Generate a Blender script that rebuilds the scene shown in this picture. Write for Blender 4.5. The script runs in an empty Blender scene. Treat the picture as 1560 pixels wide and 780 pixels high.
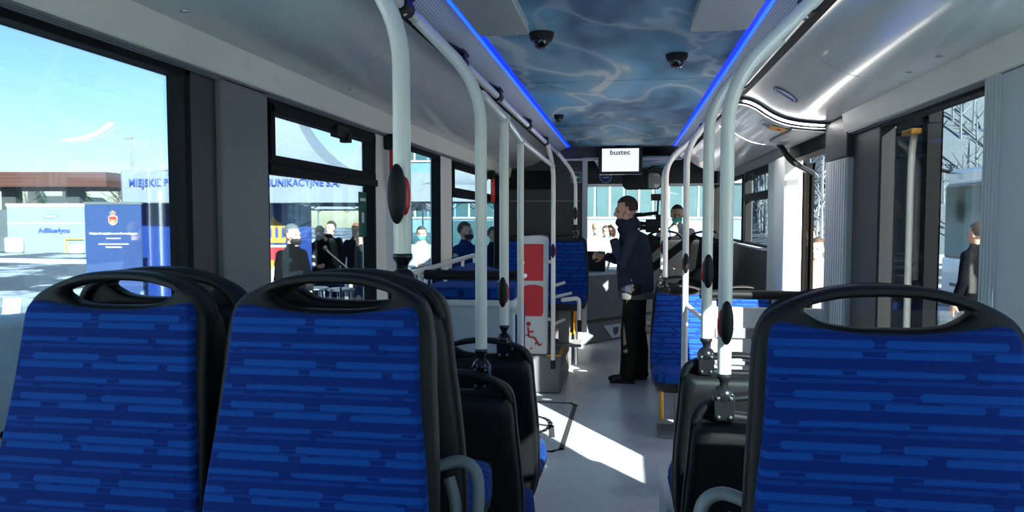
import bpy, bmesh, math, random
from mathutils import Vector, Matrix
from mathutils.bvhtree import BVHTree

# ------------------------------------------------------------------ camera, sky, sun, exposure
sc = bpy.context.scene
COL = sc.collection
cam_d = bpy.data.cameras.new('camera')
cam_d.sensor_width = 36.0
cam_d.lens = 36.0 * 1100.0 / 1560.0
cam_d.clip_start = 0.05
cam_d.clip_end = 500
cam = bpy.data.objects.new('camera', cam_d)
COL.objects.link(cam)
cam.location = (0.055, 0.0, 1.55)
cam.rotation_euler = (math.pi / 2 - 0.05178, 0, 0.15579)
sc.camera = cam

SUN_AZ, SUN_EL = math.radians(146), math.radians(25)     # azimuth from the bus nose towards its door side: low winter sun behind the door side
world = bpy.data.worlds.new('sky')
sc.world = world
world.use_nodes = True
wn = world.node_tree
wn.nodes.clear()
sky = wn.nodes.new('ShaderNodeTexSky')
sky.sky_type = 'NISHITA'
sky.sun_disc = False
sky.sun_elevation = SUN_EL
sky.sun_rotation = SUN_AZ
sky.air_density = 1.0
sky.dust_density = 0.5
sky.ozone_density = 1.6
bgn = wn.nodes.new('ShaderNodeBackground')
bgn.inputs['Strength'].default_value = 0.115
wo = wn.nodes.new('ShaderNodeOutputWorld')
wn.links.new(sky.outputs[0], bgn.inputs['Color'])
wn.links.new(bgn.outputs[0], wo.inputs['Surface'])

sun_d = bpy.data.lights.new('sun', 'SUN')
sun_d.energy = 12.5
sun_d.angle = math.radians(0.53)
sun_d.color = (1.0, 0.94, 0.85)
sun = bpy.data.objects.new('sun', sun_d)
COL.objects.link(sun)
sdir = Vector((math.sin(SUN_AZ) * math.cos(SUN_EL), math.cos(SUN_AZ) * math.cos(SUN_EL), math.sin(SUN_EL)))
sun.rotation_euler = sdir.to_track_quat('Z', 'Y').to_euler()
sun.location = (0, 0, 30)

sc.view_settings.view_transform = 'Standard'
sc.view_settings.look = 'None'
sc.view_settings.exposure = 1.22
sc.view_settings.gamma = 1.0
sc.view_settings.use_curve_mapping = False

PI = math.pi
rnd = random.Random(7)

# ------------------------------------------------------------------ node helpers
class X:
    """a float socket with arithmetic"""
    def __init__(s, nt, k): s.nt, s.k = nt, k
    def op(s, o, b=None, c=None):
        n = s.nt.nodes.new('ShaderNodeMath'); n.operation = o
        for i, v in enumerate((s, b, c)):
            if v is None: continue
            if isinstance(v, X): s.nt.links.new(v.k, n.inputs[i])
            else: n.inputs[i].default_value = v
        return X(s.nt, n.outputs[0])
    def __add__(s, b): return s.op('ADD', b)
    def __sub__(s, b): return s.op('SUBTRACT', b)
    def __mul__(s, b): return s.op('MULTIPLY', b)
    def __truediv__(s, b): return s.op('DIVIDE', b)
    def floor(s): return s.op('FLOOR')
    def abs(s): return s.op('ABSOLUTE')
    def max(s, b): return s.op('MAXIMUM', b)
    def min(s, b): return s.op('MINIMUM', b)
    def sqrt(s): return s.op('SQRT')
    def step(s, lo, hi):
        n = s.nt.nodes.new('ShaderNodeMapRange'); n.interpolation_type = 'SMOOTHSTEP'
        s.nt.links.new(s.k, n.inputs[0]); n.inputs[1].default_value = lo; n.inputs[2].default_value = hi
        return X(s.nt, n.outputs[0])

def wnoise(a, b=None):
    n = a.nt.nodes.new('ShaderNodeTexWhiteNoise'); n.noise_dimensions = '2D'
    c = a.nt.nodes.new('ShaderNodeCombineXYZ'); a.nt.links.new(a.k, c.inputs[0])
    if isinstance(b, X): a.nt.links.new(b.k, c.inputs[1])
    elif b is not None: c.inputs[1].default_value = b
    a.nt.links.new(c.outputs[0], n.inputs[0])
    return X(a.nt, n.outputs[0])

def new_mat(name):
    m = bpy.data.materials.new(name); m.use_nodes = True
    nt = m.node_tree; nt.nodes.clear()
    o = nt.nodes.new('ShaderNodeOutputMaterial')
    b = nt.nodes.new('ShaderNodeBsdfPrincipled')
    nt.links.new(b.outputs[0], o.inputs[0])
    return m, nt, b, o

def coords(nt, kind='Object'):
    t = nt.nodes.new('ShaderNodeTexCoord')
    s = nt.nodes.new('ShaderNodeSeparateXYZ')
    nt.links.new(t.outputs[kind], s.inputs[0])
    return t.outputs[kind], X(nt, s.outputs[0]), X(nt, s.outputs[1]), X(nt, s.outputs[2])

def noise(nt, vec, scale, detail=3, rough=.5, dist=0):
    n = nt.nodes.new('ShaderNodeTexNoise')
    nt.links.new(vec, n.inputs['Vector'])
    n.inputs['Scale'].default_value = scale; n.inputs['Detail'].default_value = detail
    n.inputs['Roughness'].default_value = rough; n.inputs['Distortion'].default_value = dist
    return n

def mixc(nt, f, a, b):
    n = nt.nodes.new('ShaderNodeMix'); n.data_type = 'RGBA'
    if isinstance(f, X): nt.links.new(f.k, n.inputs[0])
    elif isinstance(f, float): n.inputs[0].default_value = f
    else: nt.links.new(f, n.inputs[0])
    for v, i in ((a, 6), (b, 7)):
        if isinstance(v, tuple): n.inputs[i].default_value = (*v[:3], 1)
        else: nt.links.new(v, n.inputs[i])
    return n.outputs[2]

def mat(name, col, rough=.5, metal=0., var=.12, scale=18., bump=0., bscale=120., coat=0., spec=.5, trans=0.):
    m, nt, b, o = new_mat(name)
    v, x, y, z = coords(nt)
    n = noise(nt, v, scale)
    lo = tuple(c * (1 - var) for c in col); hi = tuple(min(1, c * (1 + var)) for c in col)
    nt.links.new(mixc(nt, n.outputs[0], lo, hi), b.inputs['Base Color'])
    b.inputs['Roughness'].default_value = rough; b.inputs['Metallic'].default_value = metal
    b.inputs['Specular IOR Level'].default_value = spec
    b.inputs['Coat Weight'].default_value = coat
    if bump:
        n2 = noise(nt, v, bscale, 2)
        bp = nt.nodes.new('ShaderNodeBump'); bp.inputs['Strength'].default_value = bump; bp.inputs['Distance'].default_value = .002
        nt.links.new(n2.outputs[0], bp.inputs['Height']); nt.links.new(bp.outputs[0], b.inputs['Normal'])
    if trans:
        t = nt.nodes.new('ShaderNodeBsdfTranslucent'); t.inputs[0].default_value = (*col, 1)
        ms = nt.nodes.new('ShaderNodeMixShader'); ms.inputs[0].default_value = trans
        nt.links.new(b.outputs[0], ms.inputs[1]); nt.links.new(t.outputs[0], ms.inputs[2]); nt.links.new(ms.outputs[0], o.inputs[0])
    return m

def emit(name, col, s):
    m, nt, b, o = new_mat(name)
    v, x, y, z = coords(nt)
    b.inputs['Base Color'].default_value = (*col, 1)
    b.inputs['Emission Color'].default_value = (*col, 1)
    b.inputs['Emission Strength'].default_value = s
    return m

def glass(name, tint, refl=1.0):
    m, nt, b, o = new_mat(name)
    nt.nodes.remove(b)
    t = nt.nodes.new('ShaderNodeBsdfTransparent'); t.inputs[0].default_value = (*tint, 1)
    g = nt.nodes.new('ShaderNodeBsdfGlossy'); g.inputs['Roughness'].default_value = .02
    f = nt.nodes.new('ShaderNodeFresnel'); f.inputs[0].default_value = 1.45
    k = X(nt, f.outputs[0]) * refl
    ms = nt.nodes.new('ShaderNodeMixShader')
    nt.links.new(k.k, ms.inputs[0]); nt.links.new(t.outputs[0], ms.inputs[1]); nt.links.new(g.outputs[0], ms.inputs[2])
    nt.links.new(ms.outputs[0], o.inputs[0])
    return m

def fabric(name, axis):
    m, nt, b, o = new_mat(name)
    v, x, y, z = coords(nt)
    w = z if axis == 'z' else y
    base, dash, faint = (.0018, .021, .165), (.004, .072, .34), (.003, .044, .25)
    cur = None
    def layer(p, off, t, L, seed):
        row = ((w + (off + 5)) / p).floor()
        vv = (w + (off + 5)) - row * p - p / 2
        uu = x + wnoise(row, seed) * 3.0 + 7.0
        k = (uu / L).floor()
        u = (uu - k * L - L / 2).abs()
        half = wnoise(row, k) * (L * .10) + L * .37
        du = (u - half + t).max(0.0)
        d = (du * du + vv * vv).sqrt()
        return X(nt, (d.step(t, t * .75)).k)
    P = .0385
    l1 = layer(P * 2, 0, .0068, .19, 1.); l2 = layer(P * 2, .0165, .0060, .16, 2.); l3 = layer(P, .0285, .0022, .24, 3.); l4 = layer(P / 2, .0105, .0014, .36, 4.); l5 = layer(P * 2, .044, .0042, .17, 5.); l6 = layer(P * 2, .0565, .0034, .14, 6.)
    c = mixc(nt, l4, base, faint); c = mixc(nt, l3, c, faint); c = mixc(nt, l6, c, faint); c = mixc(nt, l5, c, dash); c = mixc(nt, l2, c, dash); c = mixc(nt, l1, c, dash)
    n = noise(nt, v, 450, 2)
    c = mixc(nt, X(nt, n.outputs[0]) * .35, c, (.003, .015, .12))
    nt.links.new(c, b.inputs['Base Color'])
    b.inputs['Roughness'].default_value = .9; b.inputs['Sheen Weight'].default_value = .08; b.inputs['Specular IOR Level'].default_value = .2
    b.inputs['Sheen Tint'].default_value = (.3, .5, 1, 1)
    bp = nt.nodes.new('ShaderNodeBump'); bp.inputs['Strength'].default_value = .25; bp.inputs['Distance'].default_value = .001
    nt.links.new(n.outputs[0], bp.inputs['Height']); nt.links.new(bp.outputs[0], b.inputs['Normal'])
    return m

def water_print(name):
    m, nt, b, o = new_mat(name)
    v, x, y, z = coords(nt, 'Object')
    mp = nt.nodes.new('ShaderNodeMapping'); mp.inputs['Scale'].default_value = (1.15, .50, 1.0); nt.links.new(v, mp.inputs['Vector']); v = mp.outputs[0]
    n1 = noise(nt, v, 1.9, 2, .5, .6)
    n2 = noise(nt, v, 4.5, 1, .4, .3)
    c = mixc(nt, X(nt, n1.outputs[0]).step(.3, .72), (.025, .13, .27), (.26, .66, .95))
    c = mixc(nt, X(nt, n2.outputs[0]).step(.5, .85) * .5, c, (.45, .75, .92))
    n3 = noise(nt, v, 1.35, 2.4, .5, 1.1)
    r = (X(nt, n3.outputs[0]) - .5).abs()
    wv = noise(nt, v, 2.1, 0)
    wd = X(nt, wv.outputs[0]).step(.35, .7)
    line = r.step(.030, .004) * (wd * .7 + .3)
    glow = r.step(.13, .0) * (wd * .75 + .12)
    c = mixc(nt, glow, c, (.50, .72, .82))
    c = mixc(nt, line, c, (.90, .93, .92))
    nt.links.new(c, b.inputs['Base Color'])
    b.inputs['Roughness'].default_value = .5
    return m

def dotted(name, col, dark, pitch, r):
    m, nt, b, o = new_mat(name)
    v, x, y, z = coords(nt)
    u = x / pitch; w = y / pitch
    fu = u - u.floor() - .5; fw = w - w.floor() - .5
    d = (fu * fu + fw * fw).sqrt()
    nt.links.new(mixc(nt, d.step(r, r * .7), col, dark), b.inputs['Base Color'])
    b.inputs['Roughness'].default_value = .35
    return m

def floor_mat():
    m, nt, b, o = new_mat('floor_vinyl')
    v, x, y, z = coords(nt)
    n = noise(nt, v, 260, 2, .7); n2 = noise(nt, v, 2.2, 4, .6); n3 = noise(nt, v, 14, 5, .7)
    c = mixc(nt, X(nt, n.outputs[0]).step(.35, .7), (.50, .54, .54), (.68, .72, .72))
    c = mixc(nt, X(nt, n2.outputs[0]).step(.5, .75) * .35, c, (.15, .16, .15))
    c = mixc(nt, X(nt, n3.outputs[0]).step(.68, .75) * .5, c, (.62, .64, .64))
    nt.links.new(c, b.inputs['Base Color'])
    r = X(nt, n2.outputs[0]) * .25 + .24
    nt.links.new(r.k, b.inputs['Roughness'])
    return m

def ground_mat():
    m, nt, b, o = new_mat('asphalt_with_snow')
    v, x, y, z = coords(nt)
    n = noise(nt, v, 40, 4, .7); n2 = noise(nt, v, .35, 5, .62); n3 = noise(nt, v, .09, 2)
    c = mixc(nt, n.outputs[0], (.035, .042, .058), (.075, .082, .10))
    k = (X(nt, n2.outputs[0]) * .6 + X(nt, n3.outputs[0]) * .4).step(.50, .54)
    c = mixc(nt, k, c, (.42, .45, .52))
    nt.links.new(c, b.inputs['Base Color']); b.inputs['Roughness'].default_value = .6
    return m

def roof_tile_mat(): return mat('red_brown_cladding', (.085, .03, .022), .6)

MT = dict(
    white_paint=mat('white_enamel', (.90, .85, .75), .28, var=.03, coat=.3),
    white_plastic=mat('white_plastic', (.75, .76, .75), .4, var=.05),
    black=mat('black_plastic', (.006, .006, .0065), .5, var=.25, bump=.35, bscale=600, spec=.32),
    black_gloss=mat('black_gloss', (.012, .012, .013), .22, var=.1),
    steel=mat('steel', (.6, .6, .6), .3, 1.),
    fab=fabric('seat_fabric', 'z'), fabc=fabric('cushion_fabric', 'y'),
    cove=mat('grey_cove_panel', (.72, .74, .71), .24, var=.03, scale=3, coat=.25),
    covecap=mat('grey_seam', (.05, .05, .05), .6),
    cream=mat('cream_trim', (.95, .89, .76), .45, var=.04, scale=4),
    grey_panel=mat('grey_side_panel', (.20, .205, .21), .5, var=.06, bump=.2, bscale=300),
    dark_panel=mat('dark_grey_panel', (.05, .052, .055), .5, var=.12, bump=.2, bscale=300),
    mid_panel=mat('mid_grey_panel', (.22, .225, .23), .5, var=.08, bump=.2, bscale=300),
    rubber=mat('black_rubber', (.008, .008, .009), .7, spec=.2),
    frame_black=mat('black_door_frame', (.0022, .0022, .0024), .7, spec=.08),
    floor=floor_mat(),
    pale_panel=mat('pale_grey_panel', (.52, .58, .60), .45, var=.04, scale=3),
    granite=mat('speckled_vinyl', (.16, .17, .18), .6, var=.5, scale=300),
    yellow=mat('yellow_edge', (.75, .36, .03), .45),
    red=mat('red_pad', (.62, .03, .04), .5),
    redgloss=mat('red_gloss', (.65, .02, .02), .25),
    light_grey=mat('light_grey', (.66, .67, .67), .45, var=.05),
    water=water_print('printed_water_caustics'),
    perf=dotted('perforated_strip', (.82, .84, .84), (.25, .26, .27), .009, .30),
    perf_grey=dotted('perforated_speaker', (.62, .63, .58), (.24, .25, .24), .007, .30),
    led_blue=emit('blue_light', (.006, .05, 1.0), 1.9),
    led_glow=emit('blue_glow_band', (.004, .03, .8), .55),  # weak emission standing in for the blue strips' spill
    led_white=emit('white_light', (1., .97, .95), 22.0),
    screen=emit('screen_light', (.82, .84, .90), .42),
    glass=glass('window_glass', (.80, .94, .985), .45),
    glass_dark=glass('tinted_window_glass', (.78, .83, .85), .12),
    glass_front=glass('windscreen_glass', (.97, .98, .98), .5),
    mirror=mat('mirror', (.85, .85, .8), .03, 1., var=.0),
    blue_logo=mat('blue_ink', (.02, .05, .32), .5), navy=mat('navy_cloth', (.014, .020, .042), .85, bump=.5, bscale=250),
    white_ink=mat('white_ink', (.85, .85, .85), .6), black_ink=mat('black_ink', (.02, .02, .02), .6), grey_ink=mat('grey_ink', (.12, .12, .15), .6),
    green=mat('green_sign', (.0, .11, .07), .4), red_ink=mat('red_ink', (.42, .015, .02), .6), gold=mat('gold_ink', (.38, .22, .03), .5),
    violet=mat('violet_sticker', (.05, .06, .35), .4),
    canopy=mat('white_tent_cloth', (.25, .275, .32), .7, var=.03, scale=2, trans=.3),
    banner=mat('blue_banner_cloth', (.005, .035, .22), .6, var=.08, scale=3, trans=.35),
    rollup=mat('slate_blue_banner', (.022, .045, .14), .5, var=.15, scale=3),
    ground=ground_mat(), snow=mat('snow', (.6, .63, .7), .7, var=.05, scale=6, bump=.5, bscale=20),
    red_roof=roof_tile_mat(), concrete=mat('concrete', (.20, .195, .18), .8), white_wall=mat('white_container', (.19, .215, .23), .5, var=.05),
    bark=mat('bark', (.09, .07, .06), .9), frost=mat('frosted_twigs', (.2, .2, .21), .9), conifer=mat('conifer_needles', (.015, .035, .02), .9, var=.4),
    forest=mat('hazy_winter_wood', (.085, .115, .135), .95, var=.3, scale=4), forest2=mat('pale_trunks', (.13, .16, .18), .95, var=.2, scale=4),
    teal_glass=mat('teal_facade_glass', (.035, .085, .10), .15, var=.25, scale=1.5), facade=mat('pale_blue_facade', (.11, .21, .29), .6, var=.05),
    skin=mat('skin', (.58, .33, .23), .55, var=.08), hair_brown=mat('brown_hair', (.035, .022, .014), .7, var=.4, scale=90), hair_grey=mat('grey_hair', (.09, .09, .09), .7, var=.3, scale=90),
    hair_blond=mat('blond_hair', (.5, .33, .14), .7, var=.3, scale=90), hair_red=mat('red_hair', (.22, .07, .03), .7, var=.3, scale=90),
    trousers=mat('dark_brown_trousers', (.016, .015, .013), .9, spec=.1), shoe=mat('black_leather', (.008, .008, .008), .25), mask=mat('black_mask', (.01, .01, .012), .9),
    teal=mat('teal_mask', (.1, .5, .45), .8), hem=mat('grey_shirt', (.09, .095, .10), .9), coat_grey=mat('grey_coat', (.02, .022, .025), .9, spec=.1), coat_black=mat('black_coat', (.003, .003, .004), .9, spec=.1),
    pink=mat('pink_coat', (.40, .23, .21), .85), blue_cloth=mat('blue_jacket', (.05, .12, .30), .85), white_cloth=mat('white_jacket', (.36, .36, .38), .85), uniform=mat('navy_uniform', (.008, .014, .05), .9, spec=.1),
    eye=mat('eye', (.02, .015, .012), .3), lips=mat('lips', (.42, .16, .13), .5), tyre=mat('tyre', (.02, .02, .02), .8), car_white=mat('white_car_paint', (.8, .8, .8), .25, coat=.6), phone=mat('green_case', (.01, .12, .05), .4),
    door_glass=glass('door_glass', (.16, .19, .20), .4), lens=mat('black_lens', (.01, .01, .012), .08, coat=1.),
)

# ------------------------------------------------------------------ mesh builder
def frame_of(d):
    d = d.normalized()
    a = Vector((0, 0, 1)) if abs(d.z) < .9 else Vector((1, 0, 0))
    u = a.cross(d).normalized(); return u, d.cross(u).normalized()

LOCAL = set()

class MB:
    def __init__(s): s.v, s.f, s.m = [], [], []; s.cur = 0
    def add(s, vs, fs):
        o = len(s.v); s.v += [Vector(p) for p in vs]
        for f in fs: s.f.append([i + o for i in f]); s.m.append(s.cur)
        return s
    def box(s, a, b):
        (x0, y0, z0), (x1, y1, z1) = a, b
        x0, x1 = sorted((x0, x1)); y0, y1 = sorted((y0, y1)); z0, z1 = sorted((z0, z1))
        vs = [(x0, y0, z0), (x1, y0, z0), (x1, y1, z0), (x0, y1, z0), (x0, y0, z1), (x1, y0, z1), (x1, y1, z1), (x0, y1, z1)]
        return s.add(vs, [(0, 3, 2, 1), (4, 5, 6, 7), (0, 1, 5, 4), (1, 2, 6, 5), (2, 3, 7, 6), (3, 0, 4, 7)])
    def prism(s, pts, d):
        """polygon pts (3-D) swept by vector d"""
        n = len(pts); d = Vector(d); vs = [Vector(p) for p in pts] + [Vector(p) + d for p in pts]
        return s.add(vs, [list(range(n))[::-1], list(range(n, 2 * n))] + [(i, (i + 1) % n, n + (i + 1) % n, n + i) for i in range(n)])
    def tube(s, pts, r, n=14, cap=True):
        pts = [Vector(p) for p in pts]; rs = r if isinstance(r, (list, tuple)) else [r] * len(pts)
        vs = []; u = None
        for i, p in enumerate(pts):
            d = (pts[min(i + 1, len(pts) - 1)] - pts[max(i - 1, 0)]).normalized()
            if u is None: u, w = frame_of(d)
            else:
                u = (u - d * u.dot(d)).normalized(); w = d.cross(u)
            for k in range(n):
                a = 2 * PI * k / n; vs.append(p + (u * math.cos(a) + w * math.sin(a)) * rs[i])
        fs = [(i * n + k, i * n + (k + 1) % n, (i + 1) * n + (k + 1) % n, (i + 1) * n + k) for i in range(len(pts) - 1) for k in range(n)]
        if cap: fs += [list(range(n))[::-1], list(range((len(pts) - 1) * n, len(pts) * n))]
        return s.add(vs, fs)
    def lathe(s, c, axis, prof, n=20):
        """prof: list of (along, radius)"""
        c = Vector(c); d = Vector(axis).normalized(); u, w = frame_of(d); vs = []
        for t, r in prof:
            for k in range(n):
                a = 2 * PI * k / n; vs.append(c + d * t + (u * math.cos(a) + w * math.sin(a)) * max(r, 1e-4))
        m = len(prof)
        fs = [(i * n + k, i * n + (k + 1) % n, (i + 1) * n + (k + 1) % n, (i + 1) * n + k) for i in range(m - 1) for k in range(n)]
        fs += [list(range(n))[::-1], list(range((m - 1) * n, m * n))]
        return s.add(vs, fs)
    def ell(s, c, r, n=16, m=10, rot=None):
        c = Vector(c); r = (r, r, r) if isinstance(r, (int, float)) else r; vs = []
        for i in range(m + 1):
            t = PI * i / m
            for k in range(n):
                a = 2 * PI * k / n
                p = Vector((r[0] * math.sin(t) * math.cos(a), r[1] * math.sin(t) * math.sin(a), r[2] * math.cos(t)))
                if rot: p = rot @ p
                vs.append(c + p)
        return s.add(vs, [(i * n + k, (i + 1) * n + k, (i + 1) * n + (k + 1) % n, i * n + (k + 1) % n) for i in range(m) for k in range(n)])
    def loft(s, rings, cap=True):
        n = len(rings[0]); vs = [p for r in rings for p in r]
        fs = [(i * n + k, i * n + (k + 1) % n, (i + 1) * n + (k + 1) % n, (i + 1) * n + k) for i in range(len(rings) - 1) for k in range(n)]
        if cap: fs += [list(range(n))[::-1], list(range((len(rings) - 1) * n, len(rings) * n))]
        return s.add(vs, fs)
    def strip(s, prof, y0, y1, ny=1):
        """open surface: profile of (x,z) extruded along y"""
        n = len(prof); vs = []
        for j in range(ny + 1):
            y = y0 + (y1 - y0) * j / ny
            vs += [(x, y, z) for x, z in prof]
        return s.add(vs, [(j * n + i, j * n + i + 1, (j + 1) * n + i + 1, (j + 1) * n + i) for j in range(ny) for i in range(n - 1)])
    def mesh(s, name, mats, smooth=True, angle=38, weld=1e-5):
        me = bpy.data.meshes.new(name)
        me.from_pydata([tuple(p) for p in s.v], [], s.f)
        for m in (mats if isinstance(mats, (list, tuple)) else [mats]): me.materials.append(m)
        me.polygons.foreach_set('material_index', s.m)
        bm = bmesh.new(); bm.from_mesh(me)
        bmesh.ops.remove_doubles(bm, verts=bm.verts, dist=weld)
        bmesh.ops.recalc_face_normals(bm, faces=bm.faces)
        a = math.radians(angle)
        for e in bm.edges:
            e.smooth = len(e.link_faces) == 2 and e.calc_face_angle(0) < a
        for f in bm.faces: f.smooth = smooth
        bm.to_mesh(me); bm.free()
        return me
    def build(s, name, m, parent=None, bevel=0., seg=2, solid=0., angle=38):
        me = s.mesh(name, m, angle=angle)
        return put(name, me, parent, bevel, seg, solid)

def put(name, me, parent=None, bevel=0., seg=2, solid=0.):
    o = bpy.data.objects.new(name, me); COL.objects.link(o)
    if parent is not None:
        o.parent = parent
        L = Vector((0, 0, 0)); q = parent; loc = False
        while q is not None:
            L += Vector(q.location); loc = loc or q.name in LOCAL; q = q.parent
        if not loc:                                      # world coordinates given: shift into the parent's frame
            me.transform(Matrix.Translation(-L))
    else:
        lo = [min(v.co[i] for v in me.vertices) for i in range(3)]; hi = [max(v.co[i] for v in me.vertices) for i in range(3)]
        L = Vector(((lo[0] + hi[0]) / 2, (lo[1] + hi[1]) / 2, lo[2]))
        me.transform(Matrix.Translation(-L)); o.location = L
    if solid:
        k = o.modifiers.new('solid', 'SOLIDIFY'); k.thickness = solid; k.offset = 0
    if bevel:
        k = o.modifiers.new('edge', 'BEVEL'); k.width = bevel; k.segments = seg; k.limit_method = 'ANGLE'; k.angle_limit = math.radians(38)
    return o

def tag(o, label=None, cat=None, group=None, kind=None):
    if label: o['label'] = label
    if cat: o['category'] = cat
    if group: o['group'] = group
    if kind: o['kind'] = kind
    return o

def thing(name, label, cat, loc=(0, 0, 0), rz=0, group=None, local=False, kind=None):
    o = bpy.data.objects.new(name, None); COL.objects.link(o)
    o.empty_display_size = .05
    o.location = loc; o.rotation_euler = (0, 0, rz)
    if local: LOCAL.add(o.name)
    return tag(o, label, cat, group, kind)

def dup(root, loc, rz, label=None, group=None):
    def cp(o, par):
        c = o.copy(); COL.objects.link(c)
        if par: c.parent = par
        for ch in o.children: cp(ch, c)
        return c
    r = cp(root, None)
    r.location = loc; r.rotation_euler = (0, 0, rz)
    if label: r['label'] = label
    if group: r['group'] = group
    return r

def arc_path(a, b, c, r, n=8):
    """polyline a-b-c with the corner at b rounded by r"""
    a, b, c = Vector(a), Vector(b), Vector(c)
    p = b + (a - b).normalized() * r; q = b + (c - b).normalized() * r
    out = [a]
    for i in range(n + 1):
        t = i / n; out.append(p * (1 - t) ** 2 + b * 2 * t * (1 - t) + q * t * t)
    return out + [c]

def spline(pts, n=6, closed=False):
    """Catmull-Rom through 2-D / 3-D points"""
    pts = [Vector(p) for p in pts]; N = len(pts); out = []
    for i in range(N if closed else N - 1):
        g = lambda k: pts[k % N] if closed else pts[max(0, min(N - 1, k))]
        p0, p1, p2, p3 = g(i - 1), g(i), g(i + 1), g(i + 2)
        for j in range(n):
            t = j / n
            out.append(.5 * ((2 * p1) + (p2 - p0) * t + (2 * p0 - 5 * p1 + 4 * p2 - p3) * t * t + (3 * p1 - p0 - 3 * p2 + p3) * t ** 3))
    if not closed: out.append(pts[-1])
    return out

def plate(loops, ext, bev, res=3):
    """2-D filled outline(s) in x,z with holes -> mesh with rounded edges, thickness along y"""
    cu = bpy.data.curves.new('outline', 'CURVE'); cu.dimensions = '2D'; cu.fill_mode = 'BOTH'
    cu.offset = -bev; cu.extrude = ext; cu.bevel_depth = bev; cu.bevel_resolution = res
    for L in loops:
        sp = cu.splines.new('POLY'); sp.points.add(len(L) - 1); sp.use_cyclic_u = True
        for p, q in zip(sp.points, L): p.co = (q[0], q[1], 0, 1)
    o = bpy.data.objects.new('outline', cu); COL.objects.link(o)
    dg = bpy.context.evaluated_depsgraph_get(); dg.update()
    me = bpy.data.meshes.new_from_object(o.evaluated_get(dg))
    bpy.data.objects.remove(o); bpy.data.curves.remove(cu)
    me.transform(Matrix.Rotation(PI / 2, 4, 'X'))       # x,y -> x,z ; thickness -> y
    me.materials.clear()
    return me

def finish(me, m, angle=38):
    me.materials.append(m)
    bm = bmesh.new(); bm.from_mesh(me)
    bmesh.ops.remove_doubles(bm, verts=bm.verts, dist=1e-5)
    bmesh.ops.recalc_face_normals(bm, faces=bm.faces)
    a = math.radians(angle)
    for e in bm.edges: e.smooth = len(e.link_faces) == 2 and e.calc_face_angle(0) < a
    for f in bm.faces: f.smooth = True; f.material_index = 0
    bm.to_mesh(me); bm.free()
    return me

def text(name, body, size, loc, m, parent, rx=PI / 2, rz=0., align='CENTER', width=None, ext=.001, shear=0., bold=0., ry=0.):
    cu = bpy.data.curves.new(name, 'FONT'); cu.body = body; cu.size = size; cu.align_x = align; cu.align_y = 'CENTER'
    cu.extrude = ext; cu.shear = shear; cu.offset = bold; cu.resolution_u = 3
    o = bpy.data.objects.new(name, cu); COL.objects.link(o)
    dg = bpy.context.evaluated_depsgraph_get(); dg.update()
    me = bpy.data.meshes.new_from_object(o.evaluated_get(dg))
    bpy.data.objects.remove(o); bpy.data.curves.remove(cu)
    if width:
        xs = [v.co.x for v in me.vertices]; k = width / (max(xs) - min(xs)); me.transform(Matrix.Diagonal((k, 1, 1, 1)))
    me.transform(Matrix.Translation(loc) @ Matrix.Rotation(rz, 4, 'Z') @ Matrix.Rotation(ry, 4, 'Y') @ Matrix.Rotation(rx, 4, 'X'))
    me.materials.clear(); me.materials.append(m)
    return put(name, me, parent)

# ================================================================== SETTING: the bus shell
def struct(name, b, m, parent=None, **k):
    o = b.build(name, m, parent, **k)
    if parent is None: o['kind'] = 'structure'
    return o
def sempty(name, loc): return thing(name, None, None, loc, kind='structure')

YB, YF = -1.4, 10.3                                      # rear wall and bus nose
struct('floor', MB().box((-1.25, YB, -.08), (1.25, YF, 0)), MT['floor'])
rp = struct('trim_1', MB().box((-1.2, YB, 0), (1.2, 1.98, .39)), MT['granite'])
MB().box((-1.2, 1.96, .385), (1.2, 1.985, .398)).build('step_edge', MT['yellow'], rp)
lp = struct('trim_2', MB().prism([(-1.2, 6.3, 0), (-.50, 6.3, 0), (-.50, 8.0, 0), (-.62, 8.45, 0), (-1.2, 8.45, 0)], (0, 0, .34)), MT['granite'], bevel=.02)
MB().box((-.625, 6.302, .335), (-.50, 6.34, .347)).box((-.53, 6.34, .335), (-.498, 8.0, .347)).build('step_edge', MT['yellow'], lp)
struct('trim_3', MB().box((.36, 7.25, 0), (1.2, 8.55, .37)), MT['granite'], bevel=.02)

# floor print: outline of the wheelchair bay
def flat_loop(b, pts, w, z0=0.0005, z1=.002, closed=True):
    n = len(pts)
    for i in range(n if closed else n - 1):
        a, c = Vector(pts[i]), Vector(pts[(i + 1) % n]); d = (c - a).normalized() * w / 2; q = Vector((-d.y, d.x))
        a2, c2 = a - d, c + d
        b.prism([(a2.x + q.x, a2.y + q.y, z0), (c2.x + q.x, c2.y + q.y, z0), (c2.x - q.x, c2.y - q.y, z0), (a2.x - q.x, a2.y - q.y, z0)], (0, 0, z1 - z0))
mk = MB()
flat_loop(mk, [(-1.0, 4.72), (-.42, 4.72), (-.36, 4.78), (-.345, 5.94), (-.39, 6.0), (-1.0, 6.0)], .035, closed=False)
flat_loop(mk, [(-.66 + .17 * math.cos(a * PI / 10), 5.32 + .24 * math.sin(a * PI / 10)) for a in range(-9, 8)], .035, closed=False)
flat_loop(mk, [(-.66, 5.7), (-.62, 5.35), (-.48, 5.3), (-.45, 5.05)], .04, closed=False)
bay = mk.build('floor_marking', MT['dark_panel'], bpy.data.objects['floor'])

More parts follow.
